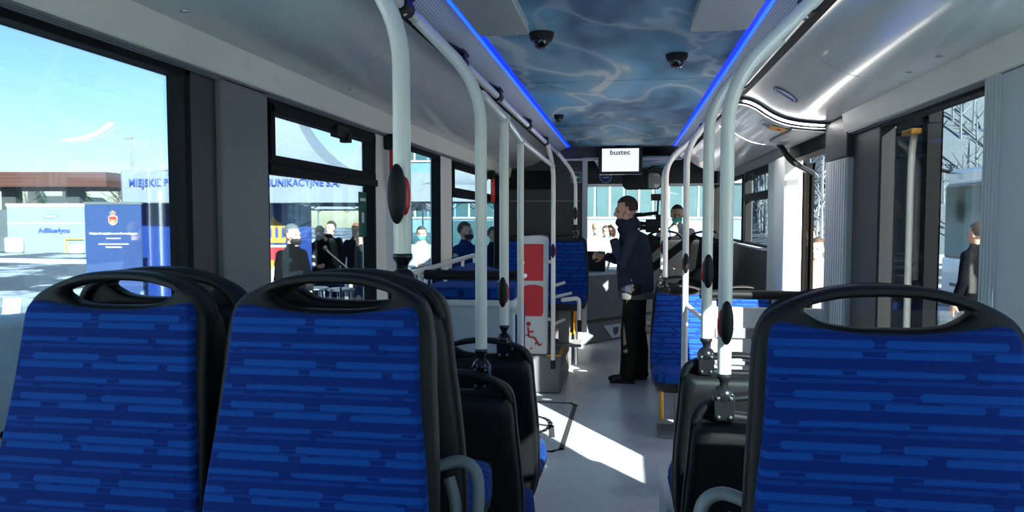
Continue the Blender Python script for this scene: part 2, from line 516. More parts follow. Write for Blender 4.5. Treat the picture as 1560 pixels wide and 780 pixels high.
# ---- walls: lower band, upper band, piers
def wall(name, s):
    b = MB()
    b.box((s * 1.2, YB, -.1), (s * 1.27, YF if s < 0 else 4.31, .80))
    if s > 0: b.box((1.2, 5.24, -.1), (1.27, 8.75, .80)).box((1.2, 9.8, -.1), (1.27, YF, .80))
    b.box((s * 1.2, YB, 1.99), (s * 1.27, YF, 2.42))
    return struct(name, b, MT['mid_panel'])
wl, wr = wall('wall_left', -1), wall('wall_right', 1)
struct('wall_rear', MB().box((-1.27, YB - .06, -.1), (1.27, YB, 1.10)).box((-1.27, YB - .06, 2.02), (1.27, YB, 2.42)).box((-1.27, YB - .06, 1.1), (-1.0, YB, 2.02)).box((1.0, YB - .06, 1.1), (1.27, YB, 2.02)), MT['light_grey'])
wrr = sempty('window_11', (0, YB - .03, 1.1))  # unseen rear window, added so daylight and its bounce fill the cabin
MB().box((-1.0, YB - .05, 1.1), (1.0, YB - .01, 1.14)).box((-1.0, YB - .05, 1.98), (1.0, YB - .01, 2.02)).box((-1.0, YB - .05, 1.1), (-.96, YB - .01, 2.02)).box((.96, YB - .05, 1.1), (1.0, YB - .01, 2.02)).build('window_frame', MT['rubber'], wrr)
MB().box((-.98, YB - .032, 1.12), (.98, YB - .028, 2.0)).build('pane', MT['glass'], wrr)
struct('wall_front', MB().box((-1.27, YF, -.4), (1.27, YF + .06, .78)).box((-1.27, YF, 2.04), (1.27, YF + .06, 2.42)).box((-1.27, YF, .78), (-1.12, YF + .06, 2.04)).box((1.12, YF, .78), (1.27, YF + .06, 2.04)), MT['dark_panel'])

def pier(parent, s, y0, y1, m, z0=.0, z1=1.99, d=.0, name='pillar_panel', bevel=.008, ribs=0):
    o = MB().box((s * (1.2 - d), y0, z0), (s * 1.265, y1, z1)).build(name, MT[m], parent, bevel=bevel)
    if ribs:
        b = MB()
        for i in range(ribs):
            y = y0 + (y1 - y0) * (i + .5) / ribs
            b.box((s * (1.2 - d - .006), y - (y1 - y0) / ribs * .3, z0 + .005), (s * (1.2 - d + .004), y + (y1 - y0) / ribs * .3, z1 - .005))
        b.build('rib', MT[m], o, bevel=.003)
    return o
pier(wl, -1, 1.935, 2.09, 'dark_panel', .5); pier(wl, -1, 2.085, 2.375, 'grey_panel', .5, d=.022)
pier(wl, -1, 3.50, 3.66, 'cream', .5, d=.01); pier(wl, -1, 3.66, 3.86, 'light_grey', .5)
pier(wl, -1, 4.80, 5.12, 'cream', .5, d=.01); pier(wl, -1, 7.2, 7.75, 'dark_panel', .5); pier(wl, -1, 9.6, YF, 'dark_panel', .5)
pier(wr, 1, 2.40, 2.485, 'light_grey', .0, d=.035, ribs=4); pier(wr, 1, 2.20, 2.40, 'light_grey', .0, d=.03)
pier(wr, 1, YB, .30, 'grey_panel', .5)
pier(wr, 1, 3.52, 3.93, 'dark_panel', .0, d=.0); pier(wr, 1, 3.92, 4.33, 'dark_panel', 1.865, d=.035, z1=2.08)
pier(wr, 1, 3.93, 4.31, 'light_grey', .0, 1.865, d=.03, ribs=9)
pier(wr, 1, 5.26, 5.62, 'white_plastic', .0, 1.99, d=.06, bevel=.02)
pier(wr, 1, 5.62, 6.0, 'light_grey', .0, 1.99, d=.03)
pier(wr, 1, 6.0, 8.75, 'dark_panel', .0, 1.30, d=.03, name='side_panel'); pier(wr, 1, 7.25, 7.42, 'dark_panel', 1.25); pier(wr, 1, 8.55, 8.75, 'dark_panel', .5)
MB().box((1.13, 6.0, 1.295), (1.19, 8.55, 1.31)).build('side_panel_cap', MT['light_grey'], wr)

def window(n, s, y0, y1, z0=.80, z1=1.985, hop=None, gl='glass', f=.028):
    w = sempty('window_%d' % n, (s * 1.23, (y0 + y1) / 2, z0))
    xi, xo = s * 1.19, s * 1.25
    b = MB()
    for a, c in (((y0, z0), (y1, z0 + f)), ((y0, z1 - f), (y1, z1)), ((y0, z0), (y0 + f, z1)), ((y1 - f, z0), (y1, z1))):
        b.box((xi, a[0], a[1]), (xo, c[0], c[1]))
    b.build('window_frame', MT['rubber'], w, bevel=.004)
    MB().box((s * 1.222, y0 + .01, z0 + .01), (s * 1.226, y1 - .01, z1 - .01)).build('pane', MT[gl], w)
    if hop:
        h = MB().box((s * 1.175, y0 + .01, hop - .045), (s * 1.24, y1 - .01, hop - .012)).box((s * 1.185, y0 + .01, hop - .012), (s * 1.24, y1 - .01, hop + .022))
        for a, c in (((y0 + f, hop), (y0 + f + .03, z1 - f)), ((y1 - f - .03, hop), (y1 - f, z1 - f)), ((y0 + f, z1 - f - .03), (y1 - f, z1 - f))):
            h.box((s * 1.18, a[0], a[1]), (s * 1.24, c[0], c[1]))
        h = h.build('vent_sash', MT['rubber'], w, bevel=.003)
        MB().box((s * 1.165, (y0 + y1) / 2 + .02, z1 - f - .055), (s * 1.20, (y0 + y1) / 2 + .16, z1 - f - .004)).box((s * 1.155, (y0 + y1) / 2 + .12, z1 - f - .07), (s * 1.20, (y0 + y1) / 2 + .16, z1 - f - .03)).build('latch', MT['black'], h, bevel=.004)
    return w
window(1, -1, YB + .05, 1.94, .62)
w2 = window(2, -1, 2.375, 3.505, .75, hop=1.755)
window(3, -1, 3.86, 4.80, .75)
window(4, -1, 5.12, 7.2, .75, hop=1.755)
window(5, -1, 7.75, 9.6, .9)
window(6, 1, 2.485, 3.52, .82, 1.99, gl='glass_dark')
window(7, 1, .30, 2.20, .82, 1.99)
window(8, 1, 6.0, 7.25, 1.30, 1.99, gl='glass_dark', hop=1.76); window(9, 1, 7.42, 8.55, 1.30, 1.99, gl='glass_dark')
wf = sempty('window_10', (0, YF + .03, .78))
b = MB().box((-1.12, YF - .01, .78), (1.12, YF + .05, .83)).box((-1.12, YF - .01, 2.0), (1.12, YF + .05, 2.04)).box((.60, YF - .01, .8), (.64, YF + .05, 2.03))
b.build('window_frame', MT['rubber'], wf); MB().box((-1.12, YF + .028, .79), (1.12, YF + .034, 2.03)).build('pane', MT['glass_front'], wf)
# printed notices on the second window
nt_ = MB().box((-1.2195, 3.335, 1.46), (-1.2175, 3.44, 1.68)).build('green_notice', MT['green'], w2, bevel=.01)
MB().box((-1.2165, 3.35, 1.635), (-1.2150, 3.425, 1.65)).box((-1.2165, 3.37, 1.53), (-1.2150, 3.40, 1.58)).build('notice_mark', MT['white_ink'], nt_)

# ---- cream trim along the window tops
for i, (s, y0, y1) in enumerate(((-1, YB, 7.65), (1, YB, 3.96))):
    t = MB().prism([(s * 1.215, y0, 1.978), (s * 1.165, y0, 1.99), (s * 1.145, y0, 2.093), (s * 1.215, y0, 2.105)], (0, y1 - y0, 0))
    t = struct('trim_%d' % (4 + i), t, MT['cream'], bevel=.006)
    g = MB()
    for k in range(3): g.box((s * (1.192 - k * .008), y0 + .01, 1.9755 + k * .0035), (s * (1.186 - k * .008), y1 - .01, 1.983 + k * .0035))
    g.build('groove', MT['mid_panel'], t)

# ---- ceiling: roof slab, printed panels, perforated strips, light strips, coves
ce = struct('ceiling', MB().box((-1.27, YB - .06, 2.40), (1.27, YF + .06, 2.46)), MT['mid_panel'])
for y0, y1 in ((YB, 2.02), (2.04, 4.02), (4.04, 5.92), (5.94, 7.68)):
    MB().box((-.545, y0, 2.302), (.545, y1, 2.32)).build('printed_panel', MT['water'], ce, bevel=.003)
MB().box((-.55, YB, 2.315), (.55, 7.7, 2.33)).build('panel_backing', MT['rubber'], ce)
for s in (-1, 1):
    MB().strip([(s * .560, 2.300), (s * .60, 2.283), (s * .685, 2.238)], YB, 7.68).build('perforated_strip', MT['perf'], ce, solid=.004)
    MB().box((s * .546, YB, 2.299), (s * .572, 7.66, 2.312)).build('light_strip', MT['led_blue'], ce)
    MB().box((s * .522, YB, 2.2995), (s * .545, 7.66, 2.3015)).build('light_strip_glow', MT['led_glow'], ce)  # soft glow beside the strip, put in as an emitting band
    MB().box((s * .640, YB, 2.228), (s * .700, 7.66, 2.240)).build('seam_strip', MT['rubber'], ce)
PROF = [(.66, 2.236), (.72, 2.231), (.78, 2.206), (.85, 2.158), (.92, 2.123), (1.0, 2.102), (1.1, 2.090), (1.19, 2.086)]
prof = [tuple(p) for p in spline(PROF, 5)]
def cove(s, y0, y1, dz=0., m='cove', name='cove_panel'):
    p = [(s * x, z + dz) for x, z in prof]
    return MB().strip(p, y0, y1).build(name, MT[m], ce, solid=.006, angle=60)
for y0, y1 in ((YB, 1.1), (1.108, 2.6), (2.608, 4.1), (4.108, 5.7), (5.708, 7.66)): cove(-1, y0, y1)
for y0, y1 in ((YB, 1.2), (1.208, 3.05), (3.058, 4.25)): cove(1, y0, y1)
cove(1, 4.33, 5.30, -.03); cove(1, 5.40, 7.0); cove(1, 7.004, 8.5)
for y in (4.29, 5.35):                                   # curved light bars beside the door mechanism
    p = [(x, z - (.012 if y < 5 else .016)) for x, z in prof]
    a = MB().strip(p, y - .05, y + .05).build('arch_band', MT['dark_panel'] if y < 5 else MT['mid_panel'], ce, solid=.012, angle=60)
    q = [(x, z - .010) for x, z in p[4:-3]]
    MB().strip(q, y - .034, y - .008).build('curved_light', MT['led_white'], a, solid=.004, angle=60)
hat = MB().prism([(.99, 4.36, 2.066), (1.18, 4.36, 2.046), (1.18, 5.28, 2.046), (.99, 5.02, 2.066)], (0, 0, -.012)).build('door_hatch', MT['mid_panel'], ce, bevel=.004)
MB().box((1.03, 4.78, 2.046), (1.14, 4.86, 2.054)).build('lock', MT['steel'], hat)
MB().box((1.17, 4.31, 1.95), (1.27, 5.26, 2.06)).build('door_header', MT['rubber'], ce)
# cove stickers and fasteners
def on_prof(i, s=1, off=.007):
    x, z = prof[i]; x2, z2 = prof[i + 1]; t = Vector((x2 - x, 0, z2 - z)).normalized(); n = Vector((t.z, 0, -t.x)) if t.z < 0 else Vector((-t.z, 0, t.x))
    n = -n if n.z > 0 else n
    return Vector((s * x, 0, z)), Vector((s * t.x, 0, t.z)), Vector((s * n.x, 0, n.z)) * off
def sticker(name, i, y, lx, ly, m, parent, dz=0., oval=False, off=.006):
    c, t, n = on_prof(i, 1, off); c = c + n + Vector((0, y, dz)); k = 20 if oval else 4
    pts = [c + t * (lx * math.cos(2 * PI * a / k + (0 if oval else PI / 4)) * (1 if oval else 1.414)) + Vector((0, ly, 0)) * math.sin(2 * PI * a / k + (0 if oval else PI / 4)) * (1 if oval else 1.414) for a in range(k)]
    return MB().prism(pts, n.normalized() * .0015).build(name, MT[m], parent)
rim = sticker('oval_sticker', 14, 3.78, .068, .068, 'violet', ce, oval=True)
sticker('sticker_face', 14, 3.78, .058, .058, 'white_ink', rim, oval=True, off=.0078)
sticker('sticker_bar', 14, 3.78, .05, .014, 'violet', rim, off=.0094)
yst = sticker('yellow_sticker', 22, 4.50, .058, .075, 'yellow', ce, dz=-.03)
sticker('sticker_bar', 22, 4.50, .012, .03, 'red_ink', yst, dz=-.03, off=.008)
pst = sticker('pictogram_sticker', 17, 4.50, .036, .07, 'white_ink', ce, dz=-.03)
for a, c in ((-.02, .02), (.0, -.015), (.018, .015)): sticker('sticker_bar', 17, 4.50 + a * 2, .022, .008, 'green', pst, dz=-.03, off=.008)
for s, i, ys in ((-1, 29, (1.55, 1.75, 2.9, 3.02, 4.45, 4.6)), (1, 29, (2.62, 2.88, 1.2))):
    for y in ys:
        c, t, n = on_prof(i, s, .004)
        MB().lathe(c + n + Vector((0, y, 0)), n, [(0, .011), (.003, .010), (.004, .004)], 12).build('fastener', MT['steel'], ce)

# speaker grilles and cameras on the ceiling
def rrect(x0, x1, y0, y1, r, n=5):
    out = []
    for cx, cy, a0 in ((x1 - r, y1 - r, 0), (x0 + r, y1 - r, 90), (x0 + r, y0 + r, 180), (x1 - r, y0 + r, 270)):
        for k in range(n + 1):
            a = math.radians(a0 + 90 * k / n); out.append((cx + r * math.cos(a), cy + r * math.sin(a)))
    return out
def grille(x0, x1, y0, y1, lab):
    t = thing('speaker_grille', lab, 'speaker', ((x0 + x1) / 2, (y0 + y1) / 2, 2.262), group='ceiling speaker grilles')
    MB().prism([(x, y, 2.262) for x, y in rrect(x0, x1, y0, y1, .03)], (0, 0, .012)).build('grille_face', MT['perf_grey'], t, bevel=.008, seg=3)
    MB().prism([(x, y, 2.27) for x, y in rrect(x0 + .004, x1 - .004, y0 + .004, y1 - .004, .03)], (0, 0, .034)).build('housing', MT['light_grey'], t)
    for x in (x0 + .05, x1 - .05): MB().lathe((x, y1 - .04, 2.262), (0, 0, -1), [(0, .009), (.002, .008), (.003, .003)], 12).build('screw', MT['steel'], t)
grille(-.515, -.315, 1.95, 2.82, 'grey perforated ceiling speaker beside the blue strip above the white pole')
grille(.29, .505, 2.0, 2.88, 'grey perforated ceiling speaker beside the blue strip on the door side')
def dome(x, y, lab, r=.045):
    t = thing('dome_camera', lab, 'camera', (x, y, 2.302), group='ceiling dome cameras')
    MB().lathe((x, y, 2.302), (0, 0, -1), [(0, r * 1.15), (.012, r * 1.12), (.03, r * .95), (.032, r * .8)], 24).build('housing', MT['black'], t)
    MB().lathe((x, y, 2.272), (0, 0, -1), [(r * .8 * math.sin(a * PI / 16), r * .8 * math.cos(a * PI / 16)) for a in range(9)], 24).build('dome', MT['lens'], t)
dome(-.288, 2.96, 'black dome camera just ahead of the speaker over the seats')
dome(.281, 3.43, 'black dome camera on the printed ceiling nearer the door side')
dome(-.43, 5.28, 'small black dome camera farthest along the printed ceiling', .032)

# ---- front end: cross beam, driver's partition, slanted dash panel
fb = struct('trim_6', MB().box((-1.2, 7.68, 2.19), (-.24, 7.84, 2.40)).box((-.24, 7.68, 2.30), (1.2, 7.84, 2.40)), MT['dark_panel'])
MB().box((-.62, 7.64, 2.158), (.62, 7.70, 2.178)).build('cross_rail', MT['light_grey'], fb)
MB().strip([(-.3, 2.21), (.6, 2.21)], 7.85, 9.6).build('nose_ceiling', MT['water'], fb, solid=.01)
MB().box((-1.2, 9.5, 2.0), (1.2, YF - .02, 2.4)).build('header_panel', MT['dark_panel'], fb)
MB().box((-1.2, 7.84, 2.38), (1.2, 9.5, 2.41)).build('nose_roof', MT['dark_panel'], fb)
dp = struct('wall_cab', MB().box((-1.2, 7.68, .34), (-.40, 7.73, 1.35)).box((-1.2, 7.68, 1.35), (-.40, 7.71, 2.19)), MT['dark_panel'])
MB().box((-1.19, 7.67, 1.73), (-.42, 7.682, 1.742)).build('partition_seam', MT['mid_panel'], dp)
MB().box((-1.19, 7.665, 1.86), (-.72, 7.68, 2.06)).build('partition_box', MT['rubber'], dp, bevel=.006)
MB().box((-.40, 7.66, .34), (-.345, 7.73, 2.17)).build('partition_post', MT['light_grey'], dp, bevel=.008)
es = MB().box((-.52, 7.672, 1.93), (-.41, 7.68, 2.04)).build('exit_sign', MT['white_ink'], dp, bevel=.01)
MB().box((-.515, 7.670, 1.935), (-.415, 7.673, 2.035)).build('sign_field', MT['green'], es)
MB().prism([(-.475, 7.669, 1.985), (-.455, 7.669, 2.005), (-.455, 7.669, 1.99), (-.43, 7.669, 1.99), (-.43, 7.669, 1.98), (-.455, 7.669, 1.98), (-.455, 7.669, 1.965)], (0, .002, 0)).build('sign_arrow', MT['white_ink'], es)
hp = [o for o in fb.children if o.name.startswith('header_panel')][0]
rs_ = MB().lathe((-.205, 9.499, 2.09), (0, -1, 0), [(0, .078), (.003, .078)], 28).build('round_sticker', MT['white_ink'], hp)
MB().lathe((-.205, 9.4955, 2.09), (0, -1, 0), [(0, .070), (.002, .070)], 28).build('sticker_field', MT['violet'], rs_)
MB().box((-.25, 9.491, 2.075), (-.16, 9.494, 2.09)).build('sticker_bar', MT['white_ink'], rs_)
dash = struct('trim_7', MB().prism([(-.60, 8.62, 0), (.45, 9.92, 0), (.45, YF, 0), (-1.2, YF, 0), (-1.2, 8.62, 0)], (0, 0, .84)), MT['mid_panel'], bevel=.012)
MB().prism([(-.62, 8.60, .84), (.46, 9.90, .84), (.46, YF - .02, .84), (-1.18, YF - .02, .84), (-1.18, 8.60, .84)], (0, 0, .03)).build('dash_top', MT['light_grey'], dash, bevel=.01)
dv = Vector((.628, .778, 0)); dnr = Vector((.778, -.628, 0))
def dashpt(t, z, o=.0): p = Vector((-.60, 8.62, z)) + dv * t + dnr * o; return (p.x, p.y, p.z)
MB().prism([dashpt(.05, .30, .0), dashpt(1.6, .30, .0), dashpt(1.6, .26, .0), dashpt(.05, .26, .0)], dnr * .006).build('dash_seam', MT['dark_panel'], dash)
pq = MB().prism([dashpt(.62, .20, .003), dashpt(1.08, .20, .003), dashpt(1.08, .03, .003), dashpt(.78, .03, .003)], dnr * .006).build('white_plaque', MT['white_ink'], dash)
MB().prism([dashpt(.80, .165, .01), dashpt(.90, .165, .01), dashpt(.90, .10, .01), dashpt(.85, .055, .01), dashpt(.80, .10, .01)], dnr * .003).build('plaque_shield', MT['grey_ink'], pq)

# ---- middle door: leaf folded outside over the window, second leaf in the opening
d1 = sempty('door_1', (1.36, 3.45, -.05))
b = MB().box((1.34, 3.38, -.05), (1.40, 3.44, 2.02)).box((1.34, 4.02, -.05), (1.40, 4.08, 2.02)).box((1.34, 3.38, 1.96), (1.40, 4.08, 2.02)).box((1.34, 3.38, -.05), (1.40, 4.08, .1))
b.build('door_frame', MT['frame_black'], d1, bevel=.006)
MB().box((1.366, 3.43, .08), (1.372, 4.03, 1.97)).build('pane', MT['door_glass'], d1)
hb = MB().tube([(1.31, 3.47, .55)] + [tuple(p) for p in arc_path((1.31, 3.47, .75), (1.31, 3.47, 1.84), (1.345, 3.53, 1.95), .09)], .015).build('door_handle', MT['white_paint'], d1)
MB().box((1.30, 3.45, 1.925), (1.345, 3.57, 1.95)).build('handle_cap', MT['yellow'], hb, bevel=.005)
d2 = sempty('door_2', (1.25, 5.12, .0))
def leafpt(t, z, o=0): return (1.27 + .46 * t * .55 + o, 5.20 - .10 * t, z)
b = MB().box((1.275, 5.28, .02), (1.295, 5.35, 1.93)).box((1.325, 5.28, .02), (1.345, 5.35, 1.93)).box((1.275, 5.28, 1.87), (1.345, 5.35, 1.93)).box((1.275, 5.28, .02), (1.345, 5.35, .12))
b.build('door_frame', MT['frame_black'], d2, bevel=.006)
MB().box((1.285, 5.31, .1), (1.335, 5.317, 1.9)).build('pane', MT['door_glass'], d2)
MB().tube(arc_path((1.08, 5.14, 2.05), (1.13, 5.0, 1.92), (1.30, 5.16, 1.86), .1), .02).build('door_arm', MT['black_gloss'], d2)
d3 = sempty('door_3', (1.24, 9.3, 0))
MB().box((1.2, 8.75, 0), (1.26, 8.81, 1.99)).box((1.2, 9.27, 0), (1.26, 9.31, 1.99)).box((1.2, 9.74, 0), (1.26, 9.8, 1.99)).box((1.2, 8.75, 0), (1.26, 9.8, .1)).build('door_frame', MT['rubber'], d3)
MB().box((1.228, 8.8, .09), (1.234, 9.76, 1.98)).build('pane', MT['glass_front'], d3)

# ================================================================== SEATS
def sym(half):
    """right half outline from bottom to top centre -> closed loop"""
    h = [(p[0], p[1]) for p in spline([Vector((x, z, 0)) for x, z in half], 5)]
    return h + [(-x, z) for x, z in h[::-1] if abs(x) > 1e-4]
TILT = .17
def lean(me, y):
    for v in me.vertices: v.co.y += y + (v.co.z - .45) * TILT
SHELL = [(.185, .33), (.216, .42), (.2225, .55), (.222, .65), (.216, .76), (.208, .86), (.205, .92), (.200, .968), (.186, 1.0), (.155, 1.022), (.10, 1.044), (.05, 1.053), (0, 1.055)]
FAB = [(.0, .40), (.16, .40), (.208, .46), (.217, .54), (.216, .62), (.206, .72), (.193, .82), (.185, .92), (.182, .968), (.176, .988), (.160, .996), (.11, .988), (.05, .981), (0, .979)]
HOLE = [(.0, .986), (.05, .987), (.088, .992), (.108, 1.001), (.124, 1.013), (.110, 1.022), (.06, 1.033), (0, 1.036)]
def make_seat():
    t = thing('bus_seat', 'seat', 'seat', local=True)
    me = plate([sym(SHELL), sym(HOLE)], .010, .013); lean(me, .0)
    sh = put('shell', finish(me, MT['black'], 50), t)
    # moulded body behind the rim
    body = [(x * .985, .33 + (z - .33) * .955) for x, z in SHELL]
    rings = []
    for k, (dy, s, dz) in enumerate(((.008, 1.0, 0), (.055, .985, -.002), (.082, .94, -.012), (.092, .84, -.03))):
        loop = sym([(x * s, min(z, .974) + (dz if z > .5 else -dz)) for x, z in body])
        rings.append([(x, dy + (z - .45) * TILT, z) for x, z in loop])
    MB().loft(rings).build('back_moulding', MT['black'], t, angle=50)
    arch = [(.15, .34), (.155, .50), (.14, .60), (.10, .655), (0, .665)]
    me = plate([sym(arch)], .002, .006); lean(me, .096)
    put('knee_recess', finish(me, MT['black_gloss'], 50), t)
    # grab-hole surround ridge
    ridge = MB().tube([(x, .012 + (z - .45) * TILT + .018, z) for x, z in [(p[0], p[1]) for p in spline([Vector((a, c, 0)) for a, c in ((-.19, .955), (-.17, 1.0), (-.12, 1.029), (0, 1.046), (.12, 1.029), (.17, 1.0), (.19, .955))], 5)]], .010, 10)
    ridge.build('top_ridge', MT['black'], t)
    me = plate([sym(FAB)], .012, .010, 3); lean(me, -.022)
    put('backrest', finish(me, MT['fab'], 50), t)
    # cushion + pan + pedestal
    def cush(z, s): return [(x * s, y, z) for x, y in ((-.195, -.02), (-.215, -.12), (-.218, -.30), (-.200, -.405), (-.13, -.435), (0, -.44), (.13, -.435), (.200, -.405), (.218, -.30), (.215, -.12), (.195, -.02))]
    MB().loft([cush(.425, 1), cush(.455, 1.0), cush(.472, .97), cush(.478, .90)]).build('cushion', MT['fabc'], t, angle=60)
    MB().loft([cush(.36, .80), cush(.395, .98), cush(.425, 1.015)]).build('seat_pan', MT['black'], t, angle=50)
    MB().prism([(-.17, -.30, 0), (.17, -.30, 0), (.17, .0, 0), (-.17, .0, 0)], (0, 0, .025)).box((-.05, -.22, .02), (.05, -.05, .38)).box((-.15, -.30, .36), (.15, .05, .385)).build('pedestal', MT['mid_panel'], t, bevel=.006)
    return t
proto = make_seat()
used = [False]
def seat(x, y, z, lab, fwd=False, group='bus seats', handle=0):
    r = proto if not used[0] else None
    rz = PI if fwd else 0
    if r is None: r = dup(proto, (x, y, z), rz, lab, group)
    else: used[0] = True; tag(r, lab, 'seat', group); r.location = (x, y, z); r.rotation_euler = (0, 0, rz)
    LOCAL.add(r.name)
    return r
def loop_handle(s, sd):
    b = MB().tube([tuple(p) for p in spline([Vector(q) for q in ((sd * .19, .16, .665), (sd * .235, .17, .675), (sd * .268, .165, .655), (sd * .276, .15, .60), (sd * .270, .135, .53), (sd * .255, .13, .505), (sd * .236, .135, .53), (sd * .230, .145, .60), (sd * .215, .155, .645))], 5)], .012, 10)
    b.build('side_handle', MT['mid_panel'], s)
PZ = .39
seats = {}
# the four rear-facing seats closest to the camera
s1 = seat(-.950, 1.22, PZ, 'blue patterned seat back by the big window, dark banner seen over its handle')
s2 = seat(-.503, 1.22, PZ, 'blue patterned seat back with a thick white pole rising from its corner')
s3 = seat(.462, 1.125, PZ, 'large blue patterned seat back on the door side, whole width in view')
s4 = seat(.912, 1.125, PZ, 'seat by the door-side wall, only its black rim showing beside a ribbed pillar')
loop_handle(s2, 1); loop_handle(s3, -1)
# seats back to back with them
seat(-.955, 1.555, PZ, 'forward seat by the window, hidden behind the blue seat at the big window', True)
seat(-.51, 1.555, PZ, 'black shell back to back with the blue seat below the thick white pole', True)
# pairs on the low floor
seat(-.95, 2.40, 0, 'low black seat by the window, behind the pole with the blue plate clamp', True)
seat(-.50, 2.40, 0, 'black seat shell on the aisle with the nearer blue plate clamp', True)
seat(-.972, 3.04, 0, 'low black seat by the window in front of the grey cabinet', True)
seat(-.522, 3.04, 0, 'black seat shell before the grey cabinet, pole with stop button on it', True)
seat(.45, 2.24, 0, 'black seat shell on the aisle below the thickest door-side pole', True)
seat(.900, 2.24, 0, 'black seat by the door-side window next to the thickest pole', True)
seat(.465, 2.86, 0, 'black seat shell with the second clamp, ahead of the thickest door-side pole', True)
seat(.915, 2.86, 0, 'black seat by the wall just behind the bright white screen', True)
# front: rear-facing blue pairs and forward black pair
seat(-.97, 7.05, .34, 'blue seat facing back, behind the red wheelchair pad, on the wheel arch')
seat(-.52, 7.05, .34, 'blue seat facing back on the wheel arch below the green exit sign')
seat(.465, 5.42, 0, 'blue seat facing back on the aisle next to the standing man')
seat(.912, 5.42, 0, 'blue seat facing back by the white door post', )
seat(.52, 6.50, 0, 'black shell seat facing ahead, behind the aisle seat with two poles', True)
seat(.465, 7.95, .37, 'tall black seat on the front wheel arch behind the thin poles', True)
seat(.912, 7.95, .37, 'black seat on the front wheel arch beside the dark side windows', True)

# ================================================================== POLES AND RAILS
def clamp(c, t, fwd=1):
    """black ball clamp with a screwed plate holding a pole end"""
    c = Vector(c)
    k = MB().lathe(c + Vector((0, 0, .0)), (0, 0, -1), [(-.012, .021), (.0, .023), (.006, .017), (.016, .012), (.028, .012)], 16).ell(c + Vector((0, 0, -.050)), (.031, .027, .029), 14, 9)
    k.prism([(c.x + x, c.y - .020, c.z + z) for x, z in ((-.024, -.040), (.024, -.040), (.030, -.052), (.028, -.116), (.022, -.124), (-.022, -.124), (-.028, -.116), (-.030, -.052))], (0, .046, 0))
    o = k.build('clamp', MT['black_gloss'], t, bevel=.004)
    for x, z in ((-.018, -.056), (.018, -.056), (-.016, -.110), (.016, -.110)):
        MB().lathe(c + Vector((x, -.0235, z)), (0, -1, 0), [(-.002, .0052), (.003, .0045), (.0035, .002)], 10).build('screw', MT['steel'], o)
def button(c, t, sd=1, big=1.0):
    c = Vector(c)
    o = MB().ell(c + Vector((0, -.020, 0)), (.019 * big, .024, .062 * big), 18, 14).build('stop_button', MT['black'], t)
    MB().ell(c + Vector((sd * .012 * big, -.003, -.004)), (.012 * big, .014, .040 * big), 14, 10).build('push_pad', MT['redgloss'], o)
def pole(lab, base, z0, ztop, rail=None, r=.0195, foot='clamp', btn=None, sd=1, big=1., group='white grab poles'):
    x, y = base
    t = thing('grab_pole', lab, 'pole', (x, y, z0), group=group)
    pts = [(x, y, z0), (x, y, z0 + .05)]
    if rail: pts = [(x, y, z0)] + [tuple(p) for p in arc_path((x, y, z0 + .02), (x, y, ztop), rail, .13)]
    else: pts = [(x, y, z0), (x, y, ztop)]
    MB().tube(pts, r, 20).build('tube', MT['white_paint'], t)
    if foot == 'clamp': clamp((x, y, z0), t)
    elif foot == 'flange': MB().lathe((x, y, z0), (0, 0, 1), [(0, .04), (.006, .04), (.008, .026), (.04, .024)], 18).build('flange', MT['black'], t)
    elif foot == 'cap': MB().box((x - .02, y - .02, z0 - .06), (x + .02, y + .02, z0 + .02)).build('foot_cap', MT['black'], t, bevel=.004)
    if btn: button((x, y - r * .9, btn), t, sd, big)
    return t
def handrail(lab, x, z, y0, y1, brs):
    t = thing('handrail', lab, 'handrail', (x, y0, z), group='ceiling handrails')
    s = 1 if x > 0 else -1
    MB().tube([(x, y0, z), (x, y1, z)], .0175, 18).build('tube', MT['white_paint'], t)
    for y in brs:
        b = MB().prism([(x + s * .02, y - .16, z + .035), (x - s * .022, y - .02, z + .028), (x - s * .022, y + .07, z + .028), (x + s * .02, y + .07, z + .035)], (0, 0, .012))
        b.tube([(x, y - .03, z), (x, y + .06, z)], .025, 14).box((x - .02, y - .02, z + .01), (x + .02, y + .05, z + .045))
        o = b.build('bracket', MT['black'], t, bevel=.003)
        MB().lathe((x - s * .006, y + .015, z - .024), (-s * .3, 0, -1), [(0, .007), (.003, .006), (.0035, .002)], 12).build('screw', MT['steel'], o)
    return t
RZ = 2.188
handrail('long white ceiling handrail over the window-side seats with black brackets', -.612, RZ, .35, 7.5, (1.0, 2.12, 2.90, 3.75, 4.95, 6.05))
handrail('long white ceiling handrail above the door-side seats', .600, RZ, .35, 7.5, (1.1, 2.33, 3.6, 5.4, 6.9))
pole('thick white pole with big oval stop button on the seat corner by the tent', (-.432, 1.54), 1.462, 2.01, (-.612, 1.50, RZ), btn=1.603, sd=1, big=1.05)
pole('white pole clamped on the black aisle seat, bending to the ceiling rail', (-.415, 2.335), 1.108, 1.985, (-.612, 2.27, RZ), btn=None)
pole('white pole with oval stop button on the seat before the grey cabinet', (-.438, 2.93), 1.10, 1.965, btn=1.25)
pole('slim white pole standing beside the red wheelchair pad', (-.525, 4.0), 0, 2.0, foot='flange', r=.019)
pe = pole('white pole with oval button on the corner of the grey step by the wheelchair pad', (-.565, 6.27), .29, 1.99, (-.612, 6.22, RZ), foot='cap', btn=1.27)
pole('short white pole below the exit sign, ending on a blue seat back', (-.43, 7.10), 1.48, 1.97, (-.60, 7.06, RZ), btn=1.60, r=.018)
pole('thickest white pole on the door side, clamped to a black seat', (.335, 2.10), 1.10, 1.93, (.600, 2.10, RZ), btn=1.26, sd=-1)
pole('white pole with a button just ahead of the thickest door-side pole', (.352, 2.72), 1.10, 1.98, (.600, 2.70, RZ), btn=1.36, sd=-1)
